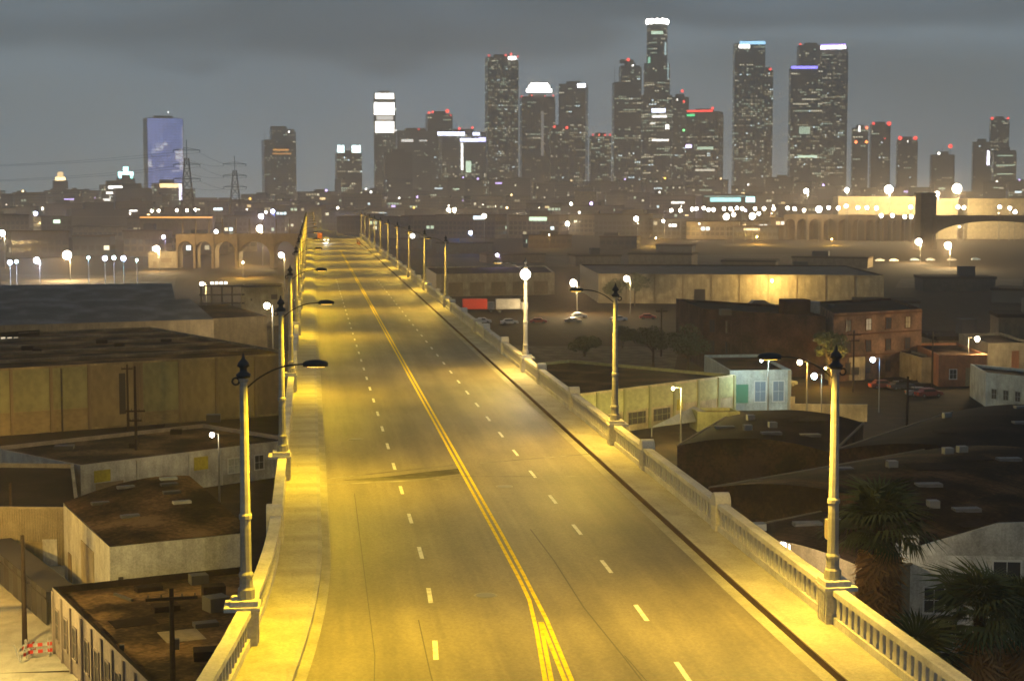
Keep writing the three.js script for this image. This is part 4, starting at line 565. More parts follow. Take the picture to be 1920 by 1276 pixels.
// ---------------------------------------------------------------- older arched bridges
function archBridge(name, label, a, b, deckY, spans, o = {}) {    // a, b: plan points; spans: arch widths as shares
  const L = Math.hypot(b[0] - a[0], b[1] - a[1]), t = thing(name, label, 'bridge', [a[0], GROUND, a[1]], Math.atan2(-(b[1] - a[1]), b[0] - a[0])), H = deckY - GROUND, mat = o.mat ?? M.cityE;
  mesh('deck', uvm(bx(L, 1.4, 12, L / 2, H - 0.7, -6)), mat, t); mesh('parapet', uvm(join([bx(L, 1.1, 0.4, L / 2, H + 0.55, -0.2), bx(L, 1.1, 0.4, L / 2, H + 0.55, -11.8)])), mat, t);
  const tot = spans.reduce((s, v) => s + v, 0); let x = 0;
  for (const s of spans) {
    const w = s / tot * L, p = Math.min(2.2, w * 0.16), r = (w - p) / 2, sh = new THREE.Shape(), top = H - 1.4, rise = Math.min(r, top * (o.rise ?? 0.42)), sp = Math.max(0.4, top - 0.9 - rise);
    sh.moveTo(0, 0); sh.lineTo(p / 2, 0); sh.lineTo(p / 2, sp); for (let i = 0; i <= 16; i++) { const q = Math.PI * (1 - i / 16); sh.lineTo(w / 2 + r * Math.cos(q), sp + rise * Math.sin(q)); } sh.lineTo(w - p / 2, 0); sh.lineTo(w, 0); sh.lineTo(w, top); sh.lineTo(0, top); sh.lineTo(0, 0);
    const m = mesh('arch', uvm(new THREE.ExtrudeGeometry(sh, { depth: 11, bevelEnabled: false })), mat, t); m.position.set(x, 0, -11.5); x += w;
    mesh('pilaster', uvm(bx(p * 0.8, H + 1.3, 0.5, x, (H + 1.3) / 2, 0.1)), mat, t);
  }
  if (o.backed) mesh('back_wall', uvm(bx(L, H - 1.2, 0.5, L / 2, (H - 1.2) / 2, -11.9)), M.cityD, t);
  for (let k = 0; k < (o.posts ?? 0); k++) mesh('lamp_standard', cyl(0.35, 0.25, 8, (k + 0.5) / o.posts * L, H, -0.3, 6), mat, t);
  return t;
}
archBridge('arched_bridge', 'old yellow lit bridge with round arches beside the viaduct', [-62.31, -805.34], [-6.72, -798.79], [-34.99, -5.13, -800.84][1], [0.9, 0.9, 1.15, 1.75, 1.2], { posts: 9, rise: 0.5 });
archBridge('arched_bridge', 'low arcaded bridge lit yellow on the far river bank', [365.52, -1295.52], [452.37, -1236.82], [401.1, -1.56, -1234.83][1], [1, 1, 1.2, 1.2, 1.2, 1.1, 0.7, 0.7, 0.7, 0.7, 0.7, 0.7], { rise: 0.4, backed: true });
archBridge('arched_bridge', 'wide single arch of the far bridge beyond the tower pier', [380.17, -1014.9], [450.22, -986.03], [385.45, 0.68, -984.24][1], [1], { rise: 0.55, mat: M.cityB });
{ const p = [383.53, -1035.97], t = thing('bridge_pier', 'tall square tower pier between the arcaded bridge and the wide arch', 'pier', [p[0], GROUND, p[1]]); const h = [375.75, 14.38, -1016.86][1] - GROUND; mesh('pier', uvm(bx(10, h, 10, 0, h / 2, 0)), M.cityB, t); mesh('pier_cap', uvm(bx(11.4, 1.4, 11.4, 0, h + 0.7, 0)), M.cityB, t); mesh('base', uvm(bx(11.4, 5, 11.4, 0, 2.5, 0)), M.cityB, t); }
mastLamp('flood_lamp', 'low floodlight washing the arches of the old bridge', 'floodlight', [-27.85, -13.74, -708.33], SODIUM, 0.5, P1 * 4, { arm: 0 });
mastLamp('flood_lamp', 'low floodlight washing the arcaded bridge', 'floodlight', [357.88, -15.96, -1147.75], SODIUM, 0.6, P1 * 7, { arm: 0 });
mastLamp('flood_lamp', 'yellow lamp lighting the pale dirt track by the river', 'floodlight', [231.01, -14.5, -1132.5], SODIUM, 0.6, P1 * 8, { arm: 0 });
mastLamp('flood_lamp', 'yellow lamp lighting the track below the arcaded bridge', 'floodlight', [311.82, -14.58, -1173.5], SODIUM, 0.6, P1 * 8, { arm: 0 });
{ // warehouses lit by the mast lights
  const wh = (label, a, b, h, m, deep = 40) => { const B = building('far_warehouse', label, [a, b, [b[0] + 8, b[1] - deep], [a[0] + 8, a[1] - deep]], h, m, M.roofBrown); const L = Math.hypot(b[0] - a[0], b[1] - a[1]); for (let i = 1; i < 6; i++) onWall(B, a, b, i / 6, 0, 0.8, h - 0.3, 'pilaster', m, 0.3); onWall(B, a, b, 0.5, h - 1.6, L, 0.5, 'cornice', m, 0.4); return B; };
  wh('ochre warehouse lit by the dazzling mast light', [413.09, -3.68, -1309.02].filter((v, i) => i !== 1), [476.54, -3.68, -1301.55].filter((v, i) => i !== 1), [445.82, 13.49, -1306.62][1] - GROUND, M.sand);
  wh('cream warehouse beyond the tower pier', [486.98, -3.68, -1300.32].filter((v, i) => i !== 1), [506.18, -3.68, -1298.06].filter((v, i) => i !== 1), [495.9, 11.81, -1300.58][1] - GROUND, M.sand);
  wh('long cream warehouse front with many bays beyond the wide arch', [514.53, -3.68, -1297.08].filter((v, i) => i !== 1), [587.58, -3.68, -1288.48].filter((v, i) => i !== 1), [537.64, 11.81, -1295.67][1] - GROUND, M.sand);
  wh('yellow billboard walled shed on the far field', [269.34, 8.17, -1736.18].filter((v, i) => i !== 1), [291.07, 8.17, -1733.62].filter((v, i) => i !== 1), [278.68, 18.52, -1735.96][1] - GROUND, M.sand);
  const c = [154.19, -1132.9], d = [163.41, -1131.81], S = building('field_house', 'small yellow lit house standing alone on the dark field', [c, d, [d[0], d[1] - 9], [c[0], c[1] - 9]], 7.5, M.sand, M.roofBrown); onWall(S, c, d, 0.6, 3, 1.8, 2, 'window', M.dark, 0.2); onWall(S, c, d, 0.25, 0.2, 1.6, 3, 'door', M.tan, 0.2);
  mastLamp('flood_lamp', 'lamp in front of the small lit house on the field', 'lamp', [150.62, -10.92, -1076.58], SODIUM, 0.5, P1 * 2.5, { arm: 0 });
  const e = [244.94, -1361.97], f = [254.79, -1360.81], D = building('bank_shed', 'shed with a bright yellow door by the river bank lamp', [e, f, [f[0], f[1] - 12], [e[0], e[1] - 12]], 11, M.sand, M.roofBrown); onWall(D, e, f, 0.5, 0.3, 4, 6, 'door', M.tan, 0.3);
  const g = [-75.66, -812.93], h = [-60.79, -811.18], O = building('depot_office', 'small yellow depot office under the warm floodlight', [g, h, [h[0], h[1] - 14], [g[0], g[1] - 14]], 7.4, M.sand, M.roofBrown); onWall(O, g, h, 0.55, 2.6, 5, 2, 'window', M.tan, 0.15); onWall(O, g, h, 0.2, 0.2, 1.6, 2.8, 'door', M.tan, 0.15);
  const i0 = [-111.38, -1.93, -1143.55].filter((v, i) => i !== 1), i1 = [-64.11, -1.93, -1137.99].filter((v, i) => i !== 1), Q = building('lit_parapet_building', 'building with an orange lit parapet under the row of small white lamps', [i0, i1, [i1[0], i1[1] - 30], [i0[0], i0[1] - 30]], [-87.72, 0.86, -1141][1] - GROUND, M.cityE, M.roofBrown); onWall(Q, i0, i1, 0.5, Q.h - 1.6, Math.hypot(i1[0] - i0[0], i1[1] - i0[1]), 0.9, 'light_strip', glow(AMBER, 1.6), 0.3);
  const j0 = [342.57, 7, -1474.84].filter((v, i) => i !== 1), j1 = [388.66, 7, -1469.42].filter((v, i) => i !== 1), V = building('cyan_lit_store', 'store with a pale cyan lit front above the market lights', [j0, j1, [j1[0], j1[1] - 30], [j0[0], j0[1] - 30]], [366.86, 14.47, -1472.62][1] - GROUND, M.cityD, M.roofDark); onWall(V, j0, j1, 0.43, V.h - 5.6, 27, 3.6, 'sign_light', glow([0.45, 0.95, 0.95], 1.6), 0.4); onWall(V, j0, j1, 0.9, V.h - 6, 8, 4.6, 'sign_light', glow([0.6, 1, 1], 3), 0.4); onWall(V, j0, j1, 0.5, V.h - 1.2, 44, 0.7, 'light_strip', glow([0.4, 0.9, 0.9], 0.5), 0.4);
}
// ---------------------------------------------------------------- power line
function pylon(label, [x, z], h, w) {
  const t = thing('transmission_tower', label, 'pylon', [x, GROUND, z], 0.2), lat = [];
  for (const [i, j] of [[-1, -1], [1, -1], [1, 1], [-1, 1]]) mesh('leg', bar([i * w, 0, j * w], [i * w * 0.22, h * 0.82, j * w * 0.22], 0.24), M.iron, t);
  for (let k = 0; k < 8; k++) { const y0 = h * 0.82 * k / 8, y1 = h * 0.82 * (k + 1) / 8, r0 = w * (1 - 0.78 * k / 8), r1 = w * (1 - 0.78 * (k + 1) / 8); for (const f of [[1, 0], [0, 1]]) for (const s of [-1, 1]) { const P = (q, r, y) => f[0] ? [q * r, y, s * r] : [s * r, y, q * r]; lat.push(bar(P(-1, r0, y0), P(1, r1, y1), 0.13, 4), bar(P(1, r0, y0), P(-1, r1, y1), 0.13, 4), bar(P(-1, r1, y1), P(1, r1, y1), 0.13, 4)); } }
  mesh('lattice', join(lat), M.iron, t); mesh('peak', bar([0, h * 0.8, 0], [0, h, 0], 0.3), M.iron, t);
  for (const y of [0.62, 0.76, 0.9]) { const c = mesh('crossarm', join([bar([-w * 1.5, h * y, 0], [w * 1.5, h * y, 0], 0.24), bar([-w * 1.5, h * y, 0], [0, h * y + 1.6, 0], 0.16), bar([w * 1.5, h * y, 0], [0, h * y + 1.6, 0], 0.16)]), M.iron, t); for (const s of [-1, 1]) mesh('insulator', cyl(0.22, 0.22, 1.8, s * w * 1.45, h * y - 1.8, 0, 6), M.iron, c); }
}
const pyA = [-89.85, 28.25, -1274.93], pyB = [-61.57, 25.71, -1422.96], hA = [-89.59, 54.72, -1277.14][1] - GROUND, hB = [-61.37, 46.64, -1424.7][1] - GROUND;
pylon('dark lattice transmission tower with three crossarms beside the violet tower', [pyA[0], pyA[2]], hA, 6.6); pylon('dark lattice transmission tower farther along the power line', [pyB[0], pyB[2]], hB, 6.4);
[[0.62, -1], [0.62, 1], [0.76, -1], [0.76, 1], [0.9, -1], [0.9, 1]].forEach(([f, s]) => {
  const A = new THREE.Vector3(pyA[0] + s * 9.5, GROUND + hA * f - 1.8, pyA[2]), B = new THREE.Vector3(pyB[0] + s * 9.2, GROUND + hB * f - 1.8, pyB[2]), C = new THREE.Vector3(pyA[0] - 260 + s * 9, GROUND + hA * f - 14, pyA[2] + 120);
  const sag = (p, q, d) => new THREE.TubeGeometry(new THREE.CatmullRomCurve3([p, p.clone().lerp(q, 0.25).add(new THREE.Vector3(0, -d * 0.75, 0)), p.clone().lerp(q, 0.5).add(new THREE.Vector3(0, -d, 0)), p.clone().lerp(q, 0.75).add(new THREE.Vector3(0, -d * 0.75, 0)), q]), 16, 0.08, 4);
  tag(mesh('power_cable', sag(A, B, 3), M.wire), 'thin power cable strung between the two transmission towers', 'cable', 'cables between the transmission towers');
  tag(mesh('power_cable', sag(C, A, 5), M.wire), 'thin power cable running from the three armed tower past the depot', 'cable', 'cables running past the depot');
});

// ---------------------------------------------------------------- the towers of downtown
const faceCam = (x, z) => Math.atan2(-x, -z);
function panes(list, mat, name, parent) { if (!list.length) return; const m = mesh(name, tris(list), mat, parent); m.userData.kind = 'stuff'; return m; }
const winMats = [glow([1, 0.86, 0.5], 0.55), glow([0.8, 1, 0.72], 0.9), glow([1, 0.9, 0.62], 1.5), glow([0.75, 0.95, 1], 2.4)];
function glaze(parent, w, d, y0, y1, fill, o = {}) {          // rows of window panes, some of them lit, on the faces in view
  const fh = o.fh ?? rr(3.7, 4.6), cw = o.cw ?? rr(2.7, 4.6), run = rr(0.45, 0.9), lit = [[], [], [], []], dark = [];
  const faces = [[w, (u, y) => [u, y, d / 2 + 0.12]], [d, (u, y) => [w / 2 + 0.12, y, -u]], [d, (u, y) => [-w / 2 - 0.12, y, u]]];
  for (const [L, P] of faces) {
    const nc = Math.max(2, Math.floor(L / cw)), s = L / nc;
    for (let y = y0 + 1; y < y1 - fh; y += fh) {
      const busy = rnd(); let p = fill * (busy > 0.92 ? 2.4 : busy < 0.45 ? 0.15 : 0.85), on = rnd() < p, kind = Math.floor(rnd() * 3);
      for (let c = 0; c < nc; c++) {
        if (rnd() < run) { on = rnd() < p; kind = rnd() < 0.06 ? 3 : rnd() < 0.5 ? 0 : rnd() < 0.65 ? 1 : 2; }
        const a = -L / 2 + c * s + s * 0.14, b = a + s * 0.72, k = quad(P(a, y), P(b, y), P(b, y + fh * 0.62), P(a, y + fh * 0.62));
        (on ? lit[kind] : dark).push(...k);
      }
    }
  }
  panes(dark, M.glass, 'window_panes', parent); lit.forEach((l, i) => panes(l, winMats[i], 'lit_window_panes', parent));
}
function bands(w, d, y0, y1, step) { const g = []; for (let y = y0; y <= y1; y += step) g.push(bx(w + 0.8, 0.9, d + 0.8, 0, y, 0)); return join(g); }
let towerCount = 0;
function tower(label, [x, z, W, top], o = {}) {
  const r = o.rot ?? 0.12, k = o.deep ?? 0.8, w = W / (Math.cos(r) + k * Math.abs(Math.sin(r))), d = w * k, H = top - GROUND;
  const t = thing(o.name ?? 'office_tower', label, o.category ?? 'tower', [x, GROUND, z], faceCam(x, z) + r, o.group), nth = towerCount++, body = o.mat === M.cityB ? o.mat : [M.cityA, M.cityF, M.cityD, M.cityC, M.cityF, M.cityB][nth % 6];
  if (!o.fins && !o.round && nth % 2 && W > 35) o.fins = 5 + nth % 6;
  const steps = o.steps ?? [[1, 0, 1]];          // [share of width, share of height where it starts, share where it ends]
  for (const [sw, a, b, off = 0, sd = sw] of steps) {
    const ww = w * sw, dd = d * sd;
    let part;
    if (o.round) { part = mesh('body', uvm(new THREE.CylinderGeometry(ww / 2, ww / 2, (b - a) * H, 20).translate(off * w, (a + b) / 2 * H, 0)), body, t); mesh('floor_band', join(Array.from({ length: Math.floor((b - a) * H / 8) }, (_, i) => new THREE.CylinderGeometry(ww / 2 + 0.5, ww / 2 + 0.5, 0.9, 20).toNonIndexed().translate(off * w, a * H + i * 8, 0))), M.band, t); const gk = new THREE.Group(); gk.name = 'glazing'; gk.position.set(off * w, 0, dd * 0); t.add(gk); glaze(gk, ww * 0.8, ww * 1.02, Math.max(a * H, 18), b * H, o.fill ?? 0.25, o); }
    else { part = mesh('body', uvm(bx(ww, (b - a) * H, dd, off * w, (a + b) / 2 * H, 0)), body, t); mesh('floor_band', bands(ww, dd, Math.max(a * H, 16), b * H, o.bandStep ?? 8.2).translate(off * w, 0, 0), o.bandMat ?? M.band, t); const gk = new THREE.Group(); gk.name = 'glazing'; gk.position.set(off * w, 0, 0); t.add(gk); if (o.fill !== 0) glaze(gk, ww + 0.9, dd + 0.9, Math.max(a * H, 18), b * H, o.fill ?? 0.25, o); }
    void part;
  }
  if (o.fins) { const n = o.fins, g = []; for (let i = 0; i <= n; i++) g.push(bx(0.7, H * 0.97, 0.9, -w / 2 + i * w / n, H * 0.485, d / 2 + 0.7), bx(0.9, H * 0.97, 0.7, w / 2 + 0.7, H * 0.485, -d / 2 + i * d / n)); mesh('fins', join(g), o.finMat ?? M.band, t); }
  mesh('roof_plant', uvm(bx(w * 0.5, 6, d * 0.5, 0, H * Math.max(...steps.map((s) => s[2])) + 3, 0)), M.cityD, t);
  const up = (f) => d / 2 * f;
  for (const [u, y, sw, sh, rgb, g, dz = 1.06] of o.signs ?? []) mesh('sign_light', bx(sw * w, sh, 2, u * w, H + y, up(dz) + 1), glow(rgb, g * 3), t);   // u across, y metres from the top
  for (const [u, y, rgb = RED, s = 3.4] of o.beacons ?? []) { mesh('beacon_light', new THREE.SphereGeometry(s / 2, 8, 6).translate(u * w, H + y, up(0.9)), glow(rgb, rgb === RED ? 5 : 7), t); mesh('beacon_stub', cyl(0.4, 0.4, Math.max(0.3, y + 6), u * w, H - 6, up(0.9), 5), M.iron, t); }
  if (o.mast) mesh('mast', cyl(0.8, 0.3, o.mast, 0, H, 0, 6), M.iron, t);
  return { t, w, d, H };
}
{ // violet lit hotel tower
  const { t, w, d, H } = tower('glass hotel tower lit violet blue with pale swirls of light', [-350.6, -4200, 94.8, 200.8], { rot: 0.16, deep: 0.7, fill: 0.03, mat: M.cityD, beacons: [[0.1, 14, WHITE, 4]], mast: 14 });
  const rows = 26, cols = 9; const g = [[], [], [], []];
  for (let j = 0; j < rows; j++) for (let i = 0; i < cols; i++) { const u = i / cols, v = j / rows, a = 0.012 + u * 0.976 - 0.5, b = a + 0.976 / cols - 0.004, y0 = H * (0.24 + v * 0.757), y1 = H * (0.24 + (v + 1 / rows) * 0.757) - 0.5, sw = fbm(u * 3 + v * 3, v * 9 - u * 4, 64, 64, 91, 4), c = v > 0.2 && v < 0.62 && sw > 0.5 ? (sw > 0.57 ? 3 : 2) : sw > 0.45 ? 1 : 0; g[c].push(...quad([a * w, y0, d / 2 + 0.8], [b * w, y0, d / 2 + 0.8], [b * w, y1, d / 2 + 0.8], [a * w, y1, d / 2 + 0.8])); }
  g.forEach((l, i) => panes(l, glow([[0.12, 0.17, 0.42], [0.17, 0.22, 0.5], [0.32, 0.36, 0.6], [0.6, 0.6, 0.72]][i], 2.5), 'facade_light_panels', t));
  mesh('edge_light', bx(1.6, H * 0.62, 1.6, w * 0.47, H * 0.6, d / 2 + 0.6), glow([0.5, 0.5, 0.6], 2), t);
}
const TW = [
  ['dark stepped tower with orange lit floors beyond the pylons', [-66.2, -3657.5, 70.9, 155.4], { steps: [[1, 0, 0.87], [0.72, 0.87, 1, 0.12]], fill: 0.16, signs: [[0.02, -44, 0.5, 3, AMBER, 0.7], [0.05, -52, 0.6, 2.5, AMBER, 0.5]], beacons: [[0.3, -6, WHITE, 4]] }],
  ['block crowned by two square white signs', [73.5, -3332.9, 51.6, 96.3], { fill: 0.3, signs: [[-0.33, 9, 0.28, 14, [0.75, 1, 0.95], 2.2, 0.4], [0.3, 9, 0.36, 14, [0.75, 1, 0.95], 2.2, 0.4]], name: 'office_block' }],
  ['slim tower with three dazzling white lit storeys', [147.6, -3435.5, 42.5, 217.4], { fill: 0.25, rot: 0.05, signs: [[0, -5, 0.9, 11, WHITE, 2.6], [-0.02, -30, 0.98, 24, WHITE, 4], [0, -66, 0.9, 22, WHITE, 3], [0, -48, 0.8, 8, WHITE, 0.5]], beacons: [[0.52, -30, WHITE, 4], [0.52, -72, WHITE, 4]] }],
  ['wide dark slab with a white lit attic row', [214.2, -3522.7, 87.5, 147.1], { fill: 0.08, mat: M.cityD, signs: [[-0.25, -20, 0.3, 5, WHITE, 0.7], [0.15, -20, 0.2, 3, WHITE, 0.5]], beacons: [[0.05, 3]] }],
  ['plain brown windowless slab in front of the white lit tower', [157.6, -3120.6, 52.3, 93.2], { fill: 0, mat: M.cityB, name: 'office_block' }],
  ['tower with clusters of red lights on its crown', [271, -3620.5, 56.2, 186.8], { fill: 0.16, beacons: [[-0.45, 2, RED, 6], [-0.3, 4, RED, 5], [-0.2, -2, WHITE, 4], [0.3, 6, RED, 8], [0.42, -3, RED, 6]] }],
  ['building with two rows of blue white lettering lights', [296.5, -3360.8, 92.1, 139.3], { fill: 0.2, mat: M.cityD, signs: [[-0.3, -4, 0.62, 7, [0.7, 0.75, 1], 2.6], [0.28, -4, 0.16, 6, [0.7, 0.75, 1], 2.4], [0.12, -16, 0.42, 6, [0.6, 0.65, 1], 2.6], [0.42, -15, 0.16, 8, [0.5, 0.5, 1], 2.2], [-0.05, -48, 0.05, 52, WHITE, 1.6], [0.1, -68, 0.12, 22, GREENW, 0.7]], beacons: [[-0.1, 6, RED, 5], [0.2, 8, RED, 5]] }],
  ['tall black tower with red lights and a small white sign at its top', [386.1, -3464.4, 66.8, 293.5], { rot: 0.2, deep: 0.5, fill: 0.38, fins: 9, mat: M.cityD, signs: [[0.3, -2, 0.26, 7, WHITE, 3]], beacons: [[-0.46, 3, RED, 4], [0.1, 4, RED, 4], [0.28, 6, RED, 5], [0.5, 2, RED, 4]] }],
  ['grey ribbed tower with a glowing white trapezoid crown', [463.7, -3499.3, 72.2, 216.9], { rot: 0.1, fill: 0.1, fins: 12, mat: M.cityB, signs: [[0.03, 12, 0.78, 7, WHITE, 5, 0.8], [0.03, 19, 0.66, 7, WHITE, 5, 0.8], [0.03, 25, 0.54, 5, WHITE, 4, 0.8], [0.12, -75, 0.08, 90, WHITE, 0.12]], beacons: [[-0.5, 0], [-0.2, 2], [0.2, 0], [0.46, 2]] }],
  ['dark flat topped tower with one blue white corner light', [538.3, -3492.7, 60.2, 243], { rot: -0.14, fill: 0.26, mat: M.cityD, signs: [[0.36, -4, 0.3, 8, [0.8, 0.85, 1], 4]] }],
  ['low block with red roof lights at the foot of the flat topped tower', [478.6, -3289.4, 37.1, 145.6], { fill: 0.2, beacons: [[-0.3, 2, RED, 5], [0.4, 0, RED, 6]], name: 'office_block' }],
  ['squat block edged with red roof lights', [557.8, -3278.8, 42.3, 130.2], { fill: 0.3, beacons: [[-0.4, 2], [-0.1, 2], [0.2, 2], [0.45, 2]], name: 'office_block' }],
  ['dark stepped tower with one red beacon beside the tallest tower', [619.1, -3334.3, 56.5, 274.9], { rot: 0.12, fill: 0.36, mat: M.cityD, steps: [[1, 0, 0.87], [0.72, 0.87, 0.98, 0.12], [0.4, 0.98, 1, 0.12]], beacons: [[0.02, 5, RED, 6], [0.2, -6, WHITE, 4]] }],
  ['block with red and green lights in the shadow of the tallest tower', [776.3, -3564, 38.2, 222.7], { fill: 0.2, beacons: [[0.1, 12, RED, 6], [0.2, -10, RED, 6], [-0.2, -6, WHITE, 5], [0.2, -70, [0.2, 1, 0.3], 6]], mast: 14 }],
  ['tower with a red lit roof edge and small green sign', [759.5, -3258.9, 70.1, 176.5], { rot: -0.18, fill: 0.34, signs: [[-0.08, 1, 0.8, 3.4, RED, 1.3], [-0.36, -7, 0.24, 4, [0.1, 1, 0.35], 0.8], [-0.42, -66, 0.18, 6, [0.7, 0.6, 1], 2.4], [0.1, -70, 0.5, 5, GREENW, 0.5], [0.1, -112, 0.6, 4, [1, 0.9, 0.7], 0.5]], beacons: [[0.3, 6, RED, 5]] }],
  ['tall tower with a cyan lit roof strip', [870.9, -3358.8, 62.7, 316.9], { rot: 0.1, fill: 0.34, fins: 8, signs: [[0.08, 0, 0.86, 6, [0.35, 0.7, 1], 1.1], [-0.2, -7, 0.36, 7, WHITE, 3]] }],
  ['dark slab tower standing against the cyan topped tower', [921.7, -3399.1, 20.5, 267.7], { rot: 0.06, fill: 0.36, mat: M.cityD, beacons: [[0.2, 2, RED, 5]] }],
  ['black flat tower behind the violet topped tower', [1080.3, -3639.1, 57.8, 339.1], { fill: 0.1, mat: M.cityD, beacons: [[-0.45, 2, RED, 5]] }],
  ['tall tower with a pinkish white lit roof strip', [1070.8, -3436.5, 54.7, 319.3], { rot: -0.1, fill: 0.36, signs: [[0, -2, 1, 7, [0.95, 0.8, 1], 4], [0, 3, 1, 3, [0.4, 0.25, 1], 1.2]], mat: M.cityA }],
  ['tall tower with a violet blue lit roof strip', [953.9, -3243.2, 63.9, 260.7], { rot: 0.1, fill: 0.4, signs: [[-0.08, 0, 0.84, 5, [0.25, 0.22, 1], 1.6], [0.06, -170, 0.6, 4, GREENW, 0.8], [-0.05, -120, 0.35, 14, GREENW, 0.35]] }],
  ['low tower with a bright slanted white light among red beacons', [1089.3, -3318.9, 31.9, 149.7], { fill: 0.16, mat: M.cityB, signs: [[-0.1, -2, 0.14, 12, WHITE, 1.6]], beacons: [[0.4, 0, [1, 0.2, 0.08], 6], [-0.3, -28, [1, 0.25, 0.08], 7], [0.4, -28, [1, 0.3, 0.06], 7]] }],
  ['dark tower with a round cap and red lights at both shoulders', [1162.6, -3412.2, 41.6, 160.2], { fill: 0.12, mat: M.cityB, beacons: [[-0.4, 2, RED, 6], [0.42, 2, RED, 9], [0.2, -28, RED, 5]] }],
  ['block with two red corner lights near the dazzling mast', [1181.9, -3306, 40.4, 126.4], { fill: 0.2, mat: M.cityB, beacons: [[-0.4, 3, RED, 8], [0.4, 3, RED, 8], [0, -4, WHITE, 5]] }],
  ['low grey block with one red light between the mast lights', [1215, -3198.4, 46.4, 94.3], { fill: 0.14, mat: M.cityB, beacons: [[0.3, 16, RED, 8], [-0.2, 2, WHITE, 6]], mast: 16, name: 'office_block' }],
  ['slender dark tower with red corners beyond the rail yard', [1405.5, -3384.5, 38.3, 171.1], { fill: 0.2, mat: M.cityB, beacons: [[-0.45, 2, RED, 6], [0.45, 2, RED, 5]] }],
  ['grey block with a vertical violet white light', [1329.6, -3288.3, 36.1, 122.1], { fill: 0.1, mat: M.cityB, signs: [[0.36, -32, 0.14, 28, [0.85, 0.8, 1], 3]], name: 'office_block' }],
  ['block with pale green lit floors at the edge of the skyline', [1293.4, -3088.5, 43, 99.8], { fill: 0.4, signs: [[0, -10, 0.7, 2, GREENW, 0.4], [0, -28, 0.8, 2, GREENW, 0.45], [0, -44, 0.7, 2, GREENW, 0.4]], name: 'office_block' }],
  ['low block topped by a teal star shaped light', [-322.8, -3072.1, 31.9, 45.8], { fill: 0.15, mat: M.cityB, name: 'office_block', signs: [[0, 8, 0.9, 7, [0.45, 1, 0.95], 3, 0.2], [0, 15, 0.3, 10, [0.4, 1, 0.9], 2.6, 0.2], [-0.28, 3, 0.25, 6, [0.4, 0.9, 1], 2.4, 0.2], [0.28, 3, 0.25, 6, [0.3, 1, 0.8], 2.4, 0.2]] }],
  ['low block topped by a warm lit cupola', [-437.3, -3085.3, 26.3, 42], { fill: 0.15, mat: M.cityC, name: 'office_block', signs: [[0, 3, 0.7, 6, WARM, 2.4, 0.3], [0, 10, 0.4, 9, WARM, 0.8, 0.3]] }],
  ['block with bright white office floors near the violet tower', [-289.2, -2561.7, 35.9, 31], { fill: 0.2, mat: M.cityC, name: 'office_block', signs: [[0.1, -4, 0.6, 4, WHITE, 2.2], [-0.1, -12, 0.4, 3, WHITE, 1.2], [0.1, -19, 0.5, 4, WHITE, 1.2], [-0.3, -22, 0.3, 3, WHITE, 0.9]] }],
  ['pale green blank walled block below the violet tower', [-228.6, -2250.9, 48.1, 24.7], { fill: 0, mat: M.cityC, name: 'office_block' }],
  ['tan block with rooftop tanks above the goods depot', [-186.1, -1536.7, 53.9, 2.3], { fill: 0.06, mat: M.cityE, name: 'office_block' }],
  ['block with a gold lit roof terrace behind the pylon', [-217.7, -2654.5, 45.5, 33.3], { fill: 0.25, mat: M.cityB, name: 'office_block', signs: [[0.1, -3, 0.8, 6, WARM, 1.3], [0.45, -20, 0.12, 40, [0.8, 0.75, 1], 1.6]] }],
];
for (const [label, T, o] of TW) tower(label, T, o);
